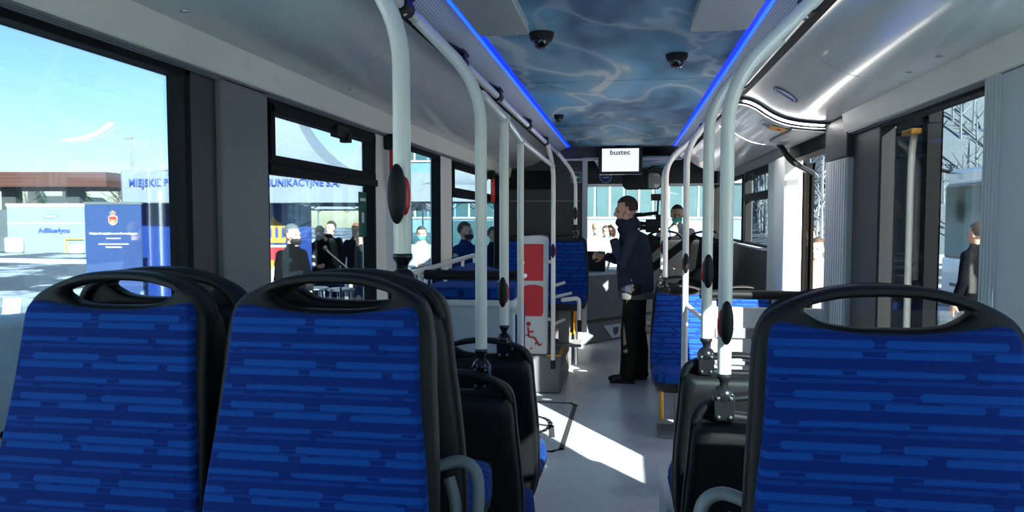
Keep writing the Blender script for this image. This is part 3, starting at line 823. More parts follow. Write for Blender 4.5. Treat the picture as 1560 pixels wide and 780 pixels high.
pole('sunlit white pole from floor to rail on the aisle, door side', (.418, 4.5), 0, 2.0, (.600, 4.48, RZ), foot='flange', btn=1.28, sd=-1, r=.019)
pole('white pole clamped to the aisle blue seat beside the man', (.352, 5.52), 1.10, 1.98, (.600, 5.5, RZ), r=.019)
pole('thin white pole with button just behind the standing man', (.375, 6.40), 1.10, 2.0, (.600, 6.36, RZ), btn=1.30, sd=-1, r=.019)
t = thing('connecting_rail', 'white horizontal tube linking the tops of the window-side poles', 'handrail', (-.42, 2.36, 1.965))
MB().tube([(-.415, 2.36, 1.955), (-.438, 2.93, 1.96), (-.525, 4.0, 1.985), (-.565, 6.25, 2.0)], .0175, 16).build('tube', MT['white_paint'], t)
for x, y, z in ((-.438, 2.93, 1.96), (-.525, 4.0, 1.985)):
    MB().tube([(x, y - .035, z), (x, y + .035, z)], .0225, 16).build('tee_sleeve', MT['light_grey'], t)
stk = MB().prism([(-.47, 3.02, 1.93), (-.43, 3.02, 1.93), (-.43, 3.02, 1.99), (-.47, 3.02, 1.99)], (0, .004, 0)).build('rail_label', MT['violet'], t)

# ================================================================== CABINET, PADS, SCREENS
t = thing('padded_cabinet', 'pale grey cabinet with blue padded top and black bar beside the windows', 'cabinet', (-.88, 4.45, 0))
MB().box((-1.185, 4.25, 0), (-.60, 4.62, 1.02)).build('body', MT['pale_panel'], t, bevel=.012)
MB().box((-1.185, 4.235, 1.02), (-.595, 4.64, 1.06)).build('top_rail', MT['white_plastic'], t, bevel=.012)
MB().box((-1.18, 4.25, 1.06), (-.60, 4.66, 1.135)).build('pad', MT['fabc'], t, bevel=.02, seg=3)
MB().tube([(-1.13, 4.18, 1.215), (-.56, 4.18, 1.215)], .030, 20).build('bar', MT['black'], t, bevel=.006)
MB().tube([(-1.17, 4.18, 1.215), (-.53, 4.18, 1.215)], .016, 14).tube([(-1.16, 4.18, 1.215), (-1.16, 4.27, 1.03)], .016, 12).tube([(-.53, 4.02, 1.215), (-.53, 4.20, 1.215)], .016, 12).build('bar_mount', MT['white_paint'], t)
lg = MB().lathe((-.655, 4.249, .93), (0, -1, 0), [(0, .016), (.002, .016)], 18).build('maker_mark', MT['black_ink'], t)
MB().lathe((-.655, 4.2465, .93), (0, -1, 0), [(0, .011), (.001, .011)], 18).build('mark_ring', MT['pale_panel'], lg)
for i, w in enumerate((.03, .022, .012)): MB().box((-.66 - w, 4.2475, .895 - i * .014), (-.645, 4.2495, .900 - i * .014)).build('mark_line', MT['grey_ink'], lg)
for z in (.62, .78, 1.01, 1.30):
    MB().tube([(-.60 if z < 1.05 else -.525, 4.22 if z < 1.05 else 4.05, z), (-.525, 4.02, z)], .016, 12).build('side_tube', MT['white_paint'], t)
MB().box((-.598, 4.30, .2), (-.585, 4.62, 1.0)).build('side_pad', MT['fab'], t)
t = thing('wall_rail', 'white guard rail along the window sill above the padded cabinet', 'handrail', (-1.13, 4.9, 1.0))
MB().tube([tuple(p) for p in arc_path((-1.15, 3.95, 1.235), (-1.15, 5.72, 1.255), (-1.15, 5.74, 1.10), .05)], .0165, 14).build('tube', MT['white_paint'], t)
for y in (4.25, 4.75, 5.25): MB().tube([(-1.15, y + .05, 1.245), (-1.15, y, 1.10)], .012, 10).build('strut', MT['white_paint'], t)
MB().box((-1.2, 3.95, 1.06), (-1.12, 5.78, 1.10)).build('sill_plate', MT['light_grey'], t)
t = thing('side_bench', 'blue padded ledge along the windows beyond the grey cabinet', 'bench', (-1.0, 5.2, 0))
MB().box((-1.18, 4.75, .0), (-.90, 5.75, 1.07)).build('body', MT['pale_panel'], t, bevel=.012)
MB().prism([(-1.18, 4.76, 1.07), (-.90, 4.76, 1.07), (-.90, 4.76, 1.13), (-1.18, 4.76, 1.20)], (0, .98, 0)).build('pad', MT['fabc'], t, bevel=.015)
# wheelchair back pad
t = thing('wheelchair_pad', 'tall grey wheelchair backrest with red pads and red wheelchair sign', 'backrest', (-.735, 6.36, .34))
out = [(-.852, .34), (-.622, .34), (-.618, 1.37), (-.63, 1.395), (-.70, 1.405), (-.852, 1.395)]
MB().prism([(x, 6.33, z) for x, z in out], (0, .07, 0)).build('board', MT['light_grey'], t, bevel=.012, seg=3)
def redpad(pts): MB().prism([(x, 6.316, z) for x, z in pts], (0, .03, 0)).build('red_pad', MT['red'], t, bevel=.010, seg=3)
redpad([(-.85, 1.0), (-.66, 1.0), (-.66, 1.325), (-.85, 1.325)])
redpad([(-.66, .72), (-.66, .945)] + [(-.66 - i * .19 / 8, .945 + .02 * math.sin(PI * i / 8)) for i in range(1, 9)] + [(-.85, .72), (-.84, .685), (-.67, .685)])
lp_ = MB()
for i in range(9): lp_.cur = 0
sg = MB().prism([(-.85 + .19 * i / 8, 6.326, .965 + .030 * math.sin(PI * i / 8)) for i in range(9)] + [(-.66 - .19 * i / 8, 6.326, .985 + .030 * math.sin(PI * (8 - i) / 8)) for i in range(9)], (0, .006, 0)).build('pad_rib', MT['light_grey'], t)
pic = MB().lathe((-.79, 6.327, .615), (0, -1, 0), [(0, .020), (.003, .020)], 18)
pic.tube([(-.795, 6.327, .585), (-.785, 6.327, .50), (-.735, 6.327, .49), (-.695, 6.327, .425), (-.675, 6.327, .435)], .009, 8).tube([(-.788, 6.327, .545), (-.745, 6.327, .545)], .007, 8)
for k in range(9):
    if k % 2 == 0 or k < 5:
        a0, a1 = PI * .55 + k * .52, PI * .55 + k * .52 + .36
        pic.tube([(-.785 + .062 * math.cos(a0 + (a1 - a0) * q / 3), 6.327, .455 + .062 * math.sin(a0 + (a1 - a0) * q / 3)) for q in range(4)], .006, 8)
pic.build('wheelchair_sign', MT['red_ink'], t)
t = thing('bay_rails', 'white tubes joining the wheelchair backrest to the pole on the step', 'railing', (-.59, 6.34, .5))
for z in (.66, 1.17): MB().tube([(-.62, 6.36, z), (-.565, 6.27, z)], .015, 12).build('tube', MT['white_paint'], t)
for z in (.62, .86, .96): MB().tube([(-.565, 6.29, z), (-.50, 6.62, z)] if z != .86 else [(-.565, 6.29, z), (-.44, 6.66, z)], .015, 12).build('tube', MT['white_paint'], t)
MB().tube([tuple(p) for p in arc_path((-.50, 6.45, .82), (-.36, 6.62, .82), (-.36, 6.62, .62), .05)], .02, 12).build('cushion_edge_tube', MT['white_paint'], t)
t = thing('yellow_post', 'yellow edged grey panel at the step below the blue seat', 'post', (-.43, 7.6, 0))
MB().box((-.455, 7.55, .0), (-.44, 7.67, .93)).build('panel', MT['light_grey'], t)
MB().box((-.475, 7.535, .34), (-.452, 7.555, .90)).build('edge', MT['yellow'], t, bevel=.004)

# door-side standing screen with leaning bar
t = thing('door_screen', 'bright white screen with dark bars beside the middle door', 'screen', (.82, 4.2, 0))
MB().box((.56, 4.205, .14), (1.15, 4.225, 1.05)).build('panel', MT['white_plastic'], t, bevel=.006)
MB().tube([(.47, 4.17, 1.125), (1.155, 4.17, 1.125)], .026, 18).build('bar', MT['black'], t, bevel=.005)
for z, h in ((.905, .03), (.735, .012), (.48, .04)): MB().box((.56, 4.185, z - h), (1.14, 4.21, z + h)).build('dark_strip', MT['mid_panel'], t, bevel=.004)
MB().box((.54, 4.19, .0), (.565, 4.24, 1.13)).build('post', MT['light_grey'], t); MB().box((1.14, 4.19, .0), (1.165, 4.24, 1.13)).build('post', MT['light_grey'], t)
t = thing('screen_tubes', 'short white tubes between the sunlit pole and the white screen', 'railing', (.47, 4.4, .5))
MB().tube([(.43, 4.49, 1.02), (.55, 4.24, .93)], .015, 12).build('tube', MT['white_paint'], t); MB().tube([(.43, 4.49, .60), (.55, 4.24, .60)], .015, 12).build('tube', MT['white_paint'], t)
t = thing('yellow_rail', 'yellow upright beside the pedestal of the aisle blue seat', 'post', (.335, 5.62, 0))
MB().box((.325, 5.60, .0), (.355, 5.63, .40)).build('tube', MT['yellow'], t, bevel=.008)
# low side board next to the black door-side seats
t = thing('floor_ledge', 'pale metal ledge strip on the floor beside the door-side seats', 'ledge', (.255, 3.3, 0))
MB().prism([(.235, 2.9, 0), (.27, 2.9, 0), (.27, 3.7, 0), (.235, 3.7, 0)], (0, 0, .30)).build('plate', MT['light_grey'], t, bevel=.004)

# hammers
def hammer(y, z, lab):
    t = thing('emergency_hammer', lab, 'hammer', (-1.17, y, z), group='red emergency hammers')
    MB().box((-1.195, y - .03, z + .11), (-1.13, y + .035, z + .19)).build('holder', MT['black'], t, bevel=.008)
    h = MB().box((-1.165, y - .018, z - .10), (-1.13, y + .022, z + .17)).build('handle', MT['redgloss'], t, bevel=.008)
    for k in range(6): MB().box((-1.127, y + .012, z - .085 + k * .03), (-1.131, y + .024, z - .072 + k * .03)).build('grip_rib', MT['redgloss'], h)
hammer(3.655, 1.80, 'red emergency hammer on the pale pillar next to the thick pole')
hammer(6.52, 1.80, 'red emergency hammer farther along, seen between two white poles')

# monitor
t = thing('ceiling_monitor', 'ceiling monitor with white screen reading bustec', 'monitor', (-.005, 7.58, 2.0))
MB().box((-.228, 7.56, 2.005), (.222, 7.62, 2.29)).build('case', MT['black_gloss'], t, bevel=.01)
ms_ = MB().box((-.19, 7.553, 2.035), (.185, 7.558, 2.27)).build('display', MT['screen'], t)
text('screen_writing', 'bustec', .072, (-.005, 7.5515, 2.228), MT['grey_ink'], ms_, width=.205, bold=.0015)
MB().box((-.06, 7.60, 2.27), (.06, 7.66, 2.31)).build('mount', MT['black'], t)
# interior mirror
t = thing('interior_mirror', 'wide rounded driver mirror hanging under the header', 'mirror', (.245, 8.9, 2.0), math.radians(-17), local=True)
MB().prism([(x - .245, .0, z - 2.0) for x, z in rrect(.0, .49, 1.90, 2.115, .075, 6)], (0, .03, 0)).build('housing', MT['black'], t, bevel=.006)
MB().prism([(x - .245, -.003, z - 2.0) for x, z in rrect(.012, .478, 1.912, 2.103, .068, 6)], (0, .002, 0)).build('glass', MT['mirror'], t)
MB().box((.055, -.007, -.09), (.067, -.003, .105)).build('divider', MT['black'], t)
MB().tube([(.0, .02, .10), (.07, .3, .2), (.14, .6, .22)], .012, 10).build('arm', MT['black'], t)
# ticket machine on the dash
t = thing('ticket_machine', 'black slanted device with a pale frame on the dashboard', 'machine', (-.35, 9.4, .87))
MB().prism([(-.62, 9.30, .87), (-.62, 9.62, .87), (-.62, 9.62, 1.02), (-.62, 9.42, 1.13), (-.62, 9.36, 1.12)], (.42, 0, 0)).build('case', MT['black'], t, bevel=.012)
MB().prism([(-.19, 9.30, .87), (-.16, 9.30, .87), (-.10, 9.34, 1.12), (-.13, 9.34, 1.12)], (0, .03, 0)).build('frame_bar', MT['white_plastic'], t)
MB().box((-.19, 9.30, .87), (-.04, 9.50, .90)).build('tray', MT['white_plastic'], t, bevel=.005)

# ================================================================== PEOPLE
def hand(b, w, d, n, L=1., curl=.6, side=1):
    """palm, four fingers of different length and a thumb; w wrist, d finger direction, n palm normal"""
    w, d, n = Vector(w), Vector(d).normalized(), Vector(n).normalized(); u = d.cross(n).normalized() * side; n = u.cross(d).normalized() * side
    R = Matrix((u, d, n)).transposed()
    b.ell(w + d * .05 * L, (.040 * L, .052 * L, .016 * L), 12, 8, R)
    for k, ln in enumerate((.070, .080, .074, .058)):
        base = w + d * .088 * L + u * ((k - 1.5) * -.0195 * L)
        p1 = base + (d * math.cos(curl * .5) + n * math.sin(curl * .5)) * ln * .52 * L
        p2 = p1 + (d * math.cos(curl * 1.5) + n * math.sin(curl * 1.5)) * ln * .50 * L
        b.tube([base - d * .02 * L, base, p1, p2], [.0095 * L, .0092 * L, .0085 * L, .0068 * L], 8)
    t0 = w + d * .025 * L + u * .030 * L; t1 = t0 + (u * .6 + d * .7 + n * .35).normalized() * .042 * L; t2 = t1 + (d * .9 + u * .15 + n * .4).normalized() * .034 * L
    b.tube([w + d * .01, t0, t1, t2], [.012 * L, .0125 * L, .0105 * L, .0075 * L], 8)

def person(name, lab, loc, rz, h=1.75, cols=('coat_black', 'trousers', 'skin', 'shoe'), arms=None, hair='hair_brown', long_hair=False, hem=.80, coat=None,
           head=(0, -.02), hyaw=0., hpitch=0., vox=.011, mask=None, lean=0., belly=0., feet=((.10, -.0), (-.10, .03)), extra=None, group=None, hands=None, gaze=True, bag=1.0, girth=1.0):
    k = h / 1.75
    t = thing(name, lab, 'person', loc, rz, group=group, local=True)
    b = MB()
    hx = Vector((0, head[1], 1.635)); HR = Matrix.Rotation(hyaw, 3, 'Z') @ Matrix.Rotation(hpitch, 3, 'X')
    def H(p): return hx + HR @ Vector(p)
    fwd = lambda z: -lean * max(0, z - .9)
    # torso and coat
    b.cur = 0
    low = coat if coat else hem
    ks0 = [(low, .185 + (.03 if coat else 0), .135 + (.03 if coat else 0)), (.95, .185, .135 + belly * .5), (1.08, .175, .128 + belly), (1.22, .185, .130 + belly * .6), (1.33, .198, .128), (1.41, .185, .112), (1.46, .135, .095), (1.50, .085, .075), (1.535, .066, .066)]
    ks = [(z, rx, ry * girth if z < 1.44 else ry) for z, rx, ry in ks0]
    def ring(z, rx, ry, n=22):
        return [Vector((rx * math.cos(2 * PI * i / n), fwd(z) + (head[1] * .6 if z > 1.44 else 0) + ry * math.sin(2 * PI * i / n), z)) for i in range(n)]
    b.loft([ring(*q) for q in ks])
    arms = arms or (((.25, .02, 1.14), (.25, -.07, .90)), ((-.25, .02, 1.14), (-.25, -.07, .90)))
    for s, (el, wr) in zip((1, -1), arms):
        sh = Vector((s * .165, fwd(1.40), 1.405))
        el, wr = Vector(el), Vector(wr)
        q = wr + (el - wr).normalized() * .02
        b.tube([sh + Vector((-s * .06, 0, .0)), sh, sh * .6 + el * .4, el, el * .5 + q * .5, q], [.06, .068, .062, .052, .050, .043], 14); b.ell(el, .052); b.ell(sh, .070)
    # legs
    b.cur = 1
    for s, (fx, fy) in zip((1, -1), feet):
        hip = Vector((s * .088, 0, .90)); kn = Vector((s * .09 + (fx - s * .09) * .5, fy * .5 - .015, .49)); an = Vector((fx, fy, .09))
        b.tube([hip + Vector((0, 0, .05)), hip, hip * .5 + kn * .5, kn, kn * .5 + an * .5 + Vector((0, .012, 0)), an + Vector((0, 0, .0)), an - Vector((0, 0, .05))], [.10 * bag, .098 * bag, .084 * bag, .066 * bag * bag, .064 * bag * bag, .056 * bag * bag, .058 * bag * bag], 16)
    b.loft([[Vector((.165 * math.cos(2 * PI * i / 18), .125 * math.sin(2 * PI * i / 18), z)) for i in range(18)] for z in (.82, .93, 1.0)])
    b.cur = 3
    for s, (fx, fy) in zip((1, -1), feet):
        b.ell((fx + s * .008, fy - .055, .042), (.046, .135, .042), 16, 10); b.ell((fx + s * .004, fy + .03, .05), (.038, .055, .05), 12, 8); b.box((fx - .036 + s * .008, fy - .17, .0), (fx + .04 + s * .006, fy + .07, .03))
    # neck, head, ears, nose
    b.cur = 2
    b.tube([(0, fwd(1.46) + head[1] * .5, 1.46), tuple(hx + Vector((0, .015, -.06)))], [.060, .055], 14)
    b.ell(hx + HR @ Vector((0, .018, .035)), (.077, .097, .098), 20, 14, HR); b.ell(H((0, -.022, -.040)), (.060, .072, .080), 18, 12, HR)
    b.ell(H((0, -.060, -.095)), (.034, .032, .026), 12, 8, HR); b.ell(H((0, -.078, .028)), (.052, .020, .018), 12, 8, HR)
    b.tube([H((0, -.088, .018)), H((0, -.104, -.012)), H((0, -.112, -.026))], [.008, .012, .014], 10); b.ell(H((0, -.098, -.033)), (.019, .014, .010), 10, 6, HR)
    b.ell(H((0, -.086, -.060)), (.024, .012, .010), 10, 6, HR); b.ell(H((0, -.078, -.075)), (.020, .014, .010), 10, 6, HR)
    for s in (1, -1):
        b.ell(H((s * .076, .008, -.008)), (.010, .022, .032), 10, 8, HR); b.ell(H((s * .040, -.062, -.02)), (.024, .022, .022), 10, 8, HR)
    hands = hands or [None, None]
    for s, (el, wr), hd in zip((1, -1), arms, hands):
        el, wr = Vector(el), Vector(wr); d = (wr - el).normalized()
        if hd: hand(b, wr, hd[0], hd[1], 1., hd[2], s)
        else: hand(b, wr, d, Vector((-s, 0, 0)), 1., .7, s)
    if extra: extra(b)
    M = [MT[c] for c in cols]
    raw = b.mesh(name, M, weld=1e-6)
    bv = BVHTree.FromPolygons([v.co.copy() for v in raw.vertices], [tuple(p.vertices) for p in raw.polygons])
    mi = [p.material_index for p in raw.polygons]
    o = bpy.data.objects.new('tmp', raw); COL.objects.link(o)
    md = o.modifiers.new('r', 'REMESH'); md.mode = 'VOXEL'; md.voxel_size = vox; md.adaptivity = 0
    sm = o.modifiers.new('s', 'SMOOTH'); sm.factor = .5; sm.iterations = 4 if vox < .008 else 2
    dg = bpy.context.evaluated_depsgraph_get(); dg.update()
    me = bpy.data.meshes.new_from_object(o.evaluated_get(dg))
    bpy.data.objects.remove(o)
    me.materials.clear()
    for m in M: me.materials.append(m)
    idx = []
    for p in me.polygons:
        r = bv.find_nearest(p.center); idx.append(mi[r[2]] if r[2] is not None else 0)
    me.polygons.foreach_set('material_index', idx); me.polygons.foreach_set('use_smooth', [True] * len(idx))
    me.transform(Matrix.Scale(k, 4))
    put('body', me, t)
    # hair
    if hair:
        hb = MB(); c = hx + HR @ Vector((0, .022, .040)); n, m = 22, 14
        vs, fs = [], []
        for i in range(m + 1):
            th = PI * i / m
            for j in range(n):
                a = 2 * PI * j / n
                hl = HR @ Vector((.0845 * math.sin(th) * math.cos(a), .104 * math.sin(th) * math.sin(a), .105 * math.cos(th)))
                vs.append(c + hl * (1 + .012 * rnd.random()))
        for i in range(m):
            for j in range(n):
                q = [i * n + j, (i + 1) * n + j, (i + 1) * n + (j + 1) % n, i * n + (j + 1) % n]
                cc = HR.transposed() @ (sum((vs[x] for x in q), Vector()) / 4 - c)
                front = cc.y < -.035 and cc.z < .055; low_ = cc.z < -.055; side_ = abs(cc.x) > .05 and cc.y < -.005 and cc.z < .0
                if not (front or side_ or (low_ and not long_hair)) or (long_hair and cc.y > -.02): fs.append(q)
        hb.add(vs, fs)
        if long_hair: hb.ell(H((0, .055, -.09)), (.085, .055, .14), 14, 10, HR)
        ho = hb.build('hair', MT[hair], t, angle=80); ho.data.transform(Matrix.Scale(k, 4))
    if gaze:
        e = MB()
        for s in (1, -1): e.ell(H((s * .031, -.076, .004)), (.012, .010, .007), 10, 6, HR)
        e = e.build('eye', MT['eye'], t); e.data.transform(Matrix.Scale(k, 4))
    if mask:
        q = MB(); dz = mask[1]
        q.ell(H((0, -.045, -.055 + dz)), (.066, .068, .052), 18, 12, HR)
        for s in (1, -1): q.tube([H((s * .058, -.07, -.035 + dz)), H((s * .074, -.02, -.012)), H((s * .082, .02, .012))], .0025, 6)
        q = q.build('face_mask', MT[mask[0]], t); q.data.transform(Matrix.Scale(k, 4))
    return t

G0 = -.34
# the man standing in the aisle, in profile
def jacket_bits(b):
    b.cur = 0
    b.tube([(0, -.03, 1.45), (0, -.055, 1.51), (0, -.072, 1.555)], [.105, .092, .080], 18)                       # stand-up collar
    b.cur = 0
    b.loft([[Vector((.20 * math.cos(2 * PI * i / 20), .172 * math.sin(2 * PI * i / 20), z)) for i in range(20)] for z in (.875, .905, .95)])
man = person('person', 'man in navy jacket and dark trousers standing in the aisle, hand at his mouth', (.155, 6.92, 0), -PI / 2, 1.735, ('navy', 'trousers', 'skin', 'shoe'),
       arms=(((.215, -.13, 1.13), (.115, -.215, 1.385)), ((-.23, -.10, 1.13), (-.12, -.30, 1.20))), head=(0, -.10), hyaw=.12, hpitch=.14, vox=.0065, mask=('mask', -.045), lean=.05, belly=.02, hem=.88, bag=1.17, girth=1.18,
       feet=((.085, -.07), (-.10, .05)), extra=jacket_bits, hands=[((-.35, .06, 1), (-.45, -.9, .1), 1.25), ((.25, -1, .1), (.7, .1, -.3), 1.3)])
hm = MB().loft([[Vector((a * math.cos(2 * PI * i / 24), c * math.sin(2 * PI * i / 24), z)) for i in range(24)] for z, a, c in ((.80, .195, .166), (.84, .197, .168), (.90, .18, .15))])
hm.build('shirt_hem', MT['hem'], man)
zp = MB().prism([(.155, -.155, .95), (.158, -.15, .95), (.145, -.16, 1.32), (.142, -.165, 1.32)], (.0, .006, .0)); 
MB().tube([(.20, -.03, .96), (.195, -.06, 1.10)], .004, 6).build('pocket_zip', MT['black'], man)
tag(MB().prism([(-.20, 6.98, 1.215), (-.135, 6.98, 1.205), (-.135, 6.98, 1.225), (-.20, 6.98, 1.240)], (0, .09, 0)).build('phone', MT['phone'], bevel=.004), 'flat dark green case held in the hand of the man in the aisle', 'phone')

# ================================================================== OUTSIDE
g = MB(); N = 30
tag(MB().box((-140, -60, G0 - .3), (140, 140, G0)).build('ground', MT['ground']), kind='structure')
pav = tag(MB().box((-9.5, 2.5, G0), (-2.0, 16.5, G0 + .012)).build('pavement', MT['concrete']), kind='structure')

# ---- white tents
TYAW = .1558
def tent(name, loc, w, lab, rz, writing=None, apex=1.48, eave=2.47, val=.38, legs=True):
    t = thing(name, lab, 'tent', loc, rz, group='white event tents', local=True)
    h = w / 2; b = MB(); n = 12
    for q in range(4):
        R = Matrix.Rotation(q * PI / 2, 3, 'Z'); vs, fs = [], []
        for i in range(n + 1):
            u = i / n; s = 1 - u; z = eave + apex * (u ** 3.2 * .9 + u * .1)
            for j in range(5): vs.append(R @ Vector((-h * s + 2 * h * s * j / 4, -h * s, z)))
        for i in range(n):
            for j in range(4): fs.append((i * 5 + j, i * 5 + j + 1, i * 5 + 6 + j, i * 5 + 5 + j))
        b.add(vs, fs)
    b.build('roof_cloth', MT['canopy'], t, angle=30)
    for q in range(4):
        R = Matrix.Rotation(q * PI / 2, 3, 'Z'); vs = []
        for j in range(13):
            x = -h + w * j / 12; y = -h - .01 + .012 * math.sin(j * 1.9)
            vs += [R @ Vector((x, y, eave + .01)), R @ Vector((x, y + .008, eave - val))]
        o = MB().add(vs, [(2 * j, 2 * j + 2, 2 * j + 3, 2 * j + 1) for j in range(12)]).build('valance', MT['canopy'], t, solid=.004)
        if q == 0 and writing: text('valance_writing', writing, .125, (-.125, -h - .03, eave - .135), MT['blue_logo'], o, width=2.62, bold=.0015)
    if legs:
        for sx in (-1, 1):
            for sy in (-1, 1): MB().box((sx * (h - .05) - .018, sy * (h - .05) - .018, 0), (sx * (h - .05) + .018, sy * (h - .05) + .018, eave + .02)).build('leg', MT['steel'], t)
        f = MB()
        for q in range(4):
            R = Matrix.Rotation(q * PI / 2, 3, 'Z')
            for i in range(4):
                a = -h + .05 + (w - .1) * i / 4; c = a + (w - .1) / 4
                f.tube([R @ Vector((a, -h + .05, eave - (.42 if i % 2 else .05))), R @ Vector((c, -h + .05, eave - (.05 if i % 2 else .42)))], .009, 6)
                f.tube([R @ Vector((a, -h + .05, eave - (.05 if i % 2 else .42))), R @ Vector((c, -h + .05, eave - (.42 if i % 2 else .05)))], .009, 6)
        f.build('scissor_frame', MT['steel'], t)
    return t
Rv = Vector((math.cos(TYAW), math.sin(TYAW), 0)); Bv = Vector((-math.sin(TYAW), math.cos(TYAW), 0))
c1 = Vector((-4.63, 8.41, G0)) + Bv * 1.53
tent('event_tent', c1, 3.06, 'white peaked tent with blue lettering on its valance beside the bus', TYAW, 'MIEJSKIE PRZEDSIĘBIORSTWO KOMUNIKACYJNE S.A.')
tent('event_tent', (-5.95, 16.2, G0), 3.06, 'second white peaked tent, its grey-blue slope behind the lettered one', TYAW + .02, apex=1.5)
tent('event_tent', (-3.25, 13.75, G0), 1.8, 'sunlit white tent roof seen past the thick pole and its button', TYAW + .1, apex=.55, eave=2.5, val=.3)

# ---- banners under the tent
def crest(t, cx, zt, w, y):
    """crown over a red and yellow shield with a tower"""
    h = w * 1.75; P = lambda u, v: (cx + u * w / 2, y, zt - v * h)
    def poly(name, pts, m, d, par): return MB().prism([(x, yy - d, z) for x, yy, z in [P(*q) for q in pts]], (0, .0015, 0)).build(name, MT[m], par)
    edge = [(-.95, .42), (-.95, .70)] + [(-.95 * math.cos(a * PI / 16), .70 + .30 * math.sin(a * PI / 16)) for a in range(1, 8)] + [(0, 1.03)] + [(.95 * math.cos(a * PI / 16), .70 + .30 * math.sin(a * PI / 16)) for a in range(7, 0, -1)] + [(.95, .70), (.95, .42)]
    o = poly('crest_border', [(u * 1.15, v + (.03 if v > .6 else -.03)) for u, v in edge], 'white_ink', .002, t)
    poly('crest_crown', [(-.62, .36), (-.80, .12), (-.42, .07), (-.10, .0), (0, -.06), (.10, .0), (.42, .07), (.80, .12), (.62, .36)], 'gold', .003, o)
    for u in (-.5, -.17, .17, .5): poly('crown_gap', [(u - .07, .28), (u - .07, .15), (u, .10), (u + .07, .15), (u + .07, .28)], 'blue_logo', .0046, o)
    poly('crest_shield', edge, 'red_ink', .004, o)
    poly('crest_tower', [(-.62, .62), (-.40, .62), (-.40, .68), (-.18, .68), (-.18, .62), (.18, .62), (.18, .68), (.40, .68), (.40, .62), (.62, .62), (.55, .93), (0, 1.01), (-.55, .93)], 'gold', .006, o)
    poly('crest_gate', [(-.2, .98), (-.2, .80), (0, .72), (.2, .80), (.2, .98)], 'white_ink', .008, o)
def banner(x0, x1, lab, cx):
    t = thing('event_banner', lab, 'banner', (-5.225, 8.915, G0), TYAW, group='blue crest banners', local=True)
    MB().box((x0, -.01, .02), (x1, .01, 2.09)).build('cloth', MT['banner'], t)
    MB().tube([(x0, 0, 2.10), (x1, 0, 2.10)], .012, 8).build('top_tube', MT['steel'], t)
    MB().box((x0 + .1, -.12, 0), (x0 + .16, .12, .03)).box((x1 - .16, -.12, 0), (x1 - .1, .12, .03)).build('foot', MT['steel'], t)
    crest(t, cx, 1.88, .50, -.012)
    MB().prism([(cx - .28, -.014, .52), (cx + .30, -.014, .80), (cx + .30, -.014, .72), (cx - .28, -.014, .44)], (0, .002, 0)).build('white_ribbon', MT['white_ink'], t)
    return t
banner(-1.10, .02, 'blue banner with a crest half hidden by the dark window pillar', -.35)
banner(.05, 1.16, 'blue banner with crowned red and gold crest beside the grey-haired man', .66)
t = thing('rollup_banner', 'slate blue roll-up banner with small crest and white lines of text', 'banner', (-5.70, 7.42, G0), TYAW, local=True)
MB().box((-.32, -.006, .05), (.32, .006, 2.05)).build('sheet', MT['rollup'], t); MB().box((-.33, -.012, 2.05), (.33, .012, 2.08)).build('top_bar', MT['steel'], t); MB().box((-.34, -.09, 0), (.34, .09, .07)).build('base', MT['steel'], t)
crest(t, .0, 1.98, .09, -.008)
text('banner_writing', 'Miejskie Przedsiębiorstwo Komunikacyjne', .036, (0, -.0075, 1.72), MT['white_ink'], t, width=.54)
for z, w_ in ((1.665, .16), (1.60, .34), (1.565, .18)): MB().box((-w_ / 2, -.0085, z - .006), (w_ / 2, -.006, z + .006)).build('faint_line', MT['light_grey'], t)

# ---- people under and around the tent
person('person', 'grey-haired man in a dark coat standing before the crest banner', (-3.95, 8.25, G0), 1.25, 1.80, ('coat_black', 'trousers', 'skin', 'shoe'), hair='hair_grey', mask=('mask', -.01), belly=.03,
       arms=(((.25, -.02, 1.14), (.10, -.18, .98)), ((-.25, -.02, 1.14), (-.10, -.19, 1.0))), coat=.62)
person('person', 'blond woman in dark long coat and white scarf near the microphone', (-5.38, 12.3, G0), .25, 1.74, ('coat_black', 'coat_black', 'skin', 'shoe'), hair='hair_blond', long_hair=True, coat=.60, mask=('white_cloth', 0),
       arms=(((.26, .0, 1.14), (.12, -.22, 1.08)), ((-.26, .0, 1.14), (-.12, -.22, 1.10))))
person('person', 'person in black bent over a camera behind the microphone stand', (-5.5, 13.35, G0), -.3, 1.82, ('coat_black', 'coat_black', 'skin', 'shoe'), hair='hair_brown', lean=.25, head=(0, -.16),
       arms=(((.26, -.12, 1.20), (.10, -.36, 1.42)), ((-.26, -.12, 1.20), (-.10, -.36, 1.42))))
person('person', 'red-haired woman in black coat beside the tent leg', (-4.95, 12.98, G0), .2, 1.78, ('coat_black', 'coat_black', 'skin', 'shoe'), hair='hair_red', long_hair=True, coat=.7)
person('person', 'man in dark grey coat half hidden by the window frame', (-3.36, 9.15, G0), -1.2, 1.76, ('coat_grey', 'coat_grey', 'skin', 'shoe'), hair='hair_brown', coat=.7)
person('person', 'tall man in grey coat behind the half-hidden one', (-3.9, 10.6, G0), -.7, 1.80, ('coat_grey', 'coat_black', 'skin', 'shoe'), hair='hair_grey', mask=('white_cloth', 0))
def shorts(b):
    b.cur = 3
    b.loft([[Vector((a * math.cos(2 * PI * i / 20), c * math.sin(2 * PI * i / 20), z)) for i in range(20)] for z, a, c in ((.60, .215, .15), (.80, .20, .15), (1.0, .192, .142))])
person('person', 'person in pale jacket, navy skirt and light leggings beyond the thick pole', (-3.3, 11.65, G0), .3, 1.74, ('white_cloth', 'pink', 'skin', 'uniform'), hair='hair_brown', mask=('teal', 0),
       arms=(((.27, .0, 1.14), (.06, -.20, 1.12)), ((-.27, .0, 1.14), (-.06, -.20, 1.14))), extra=shorts)
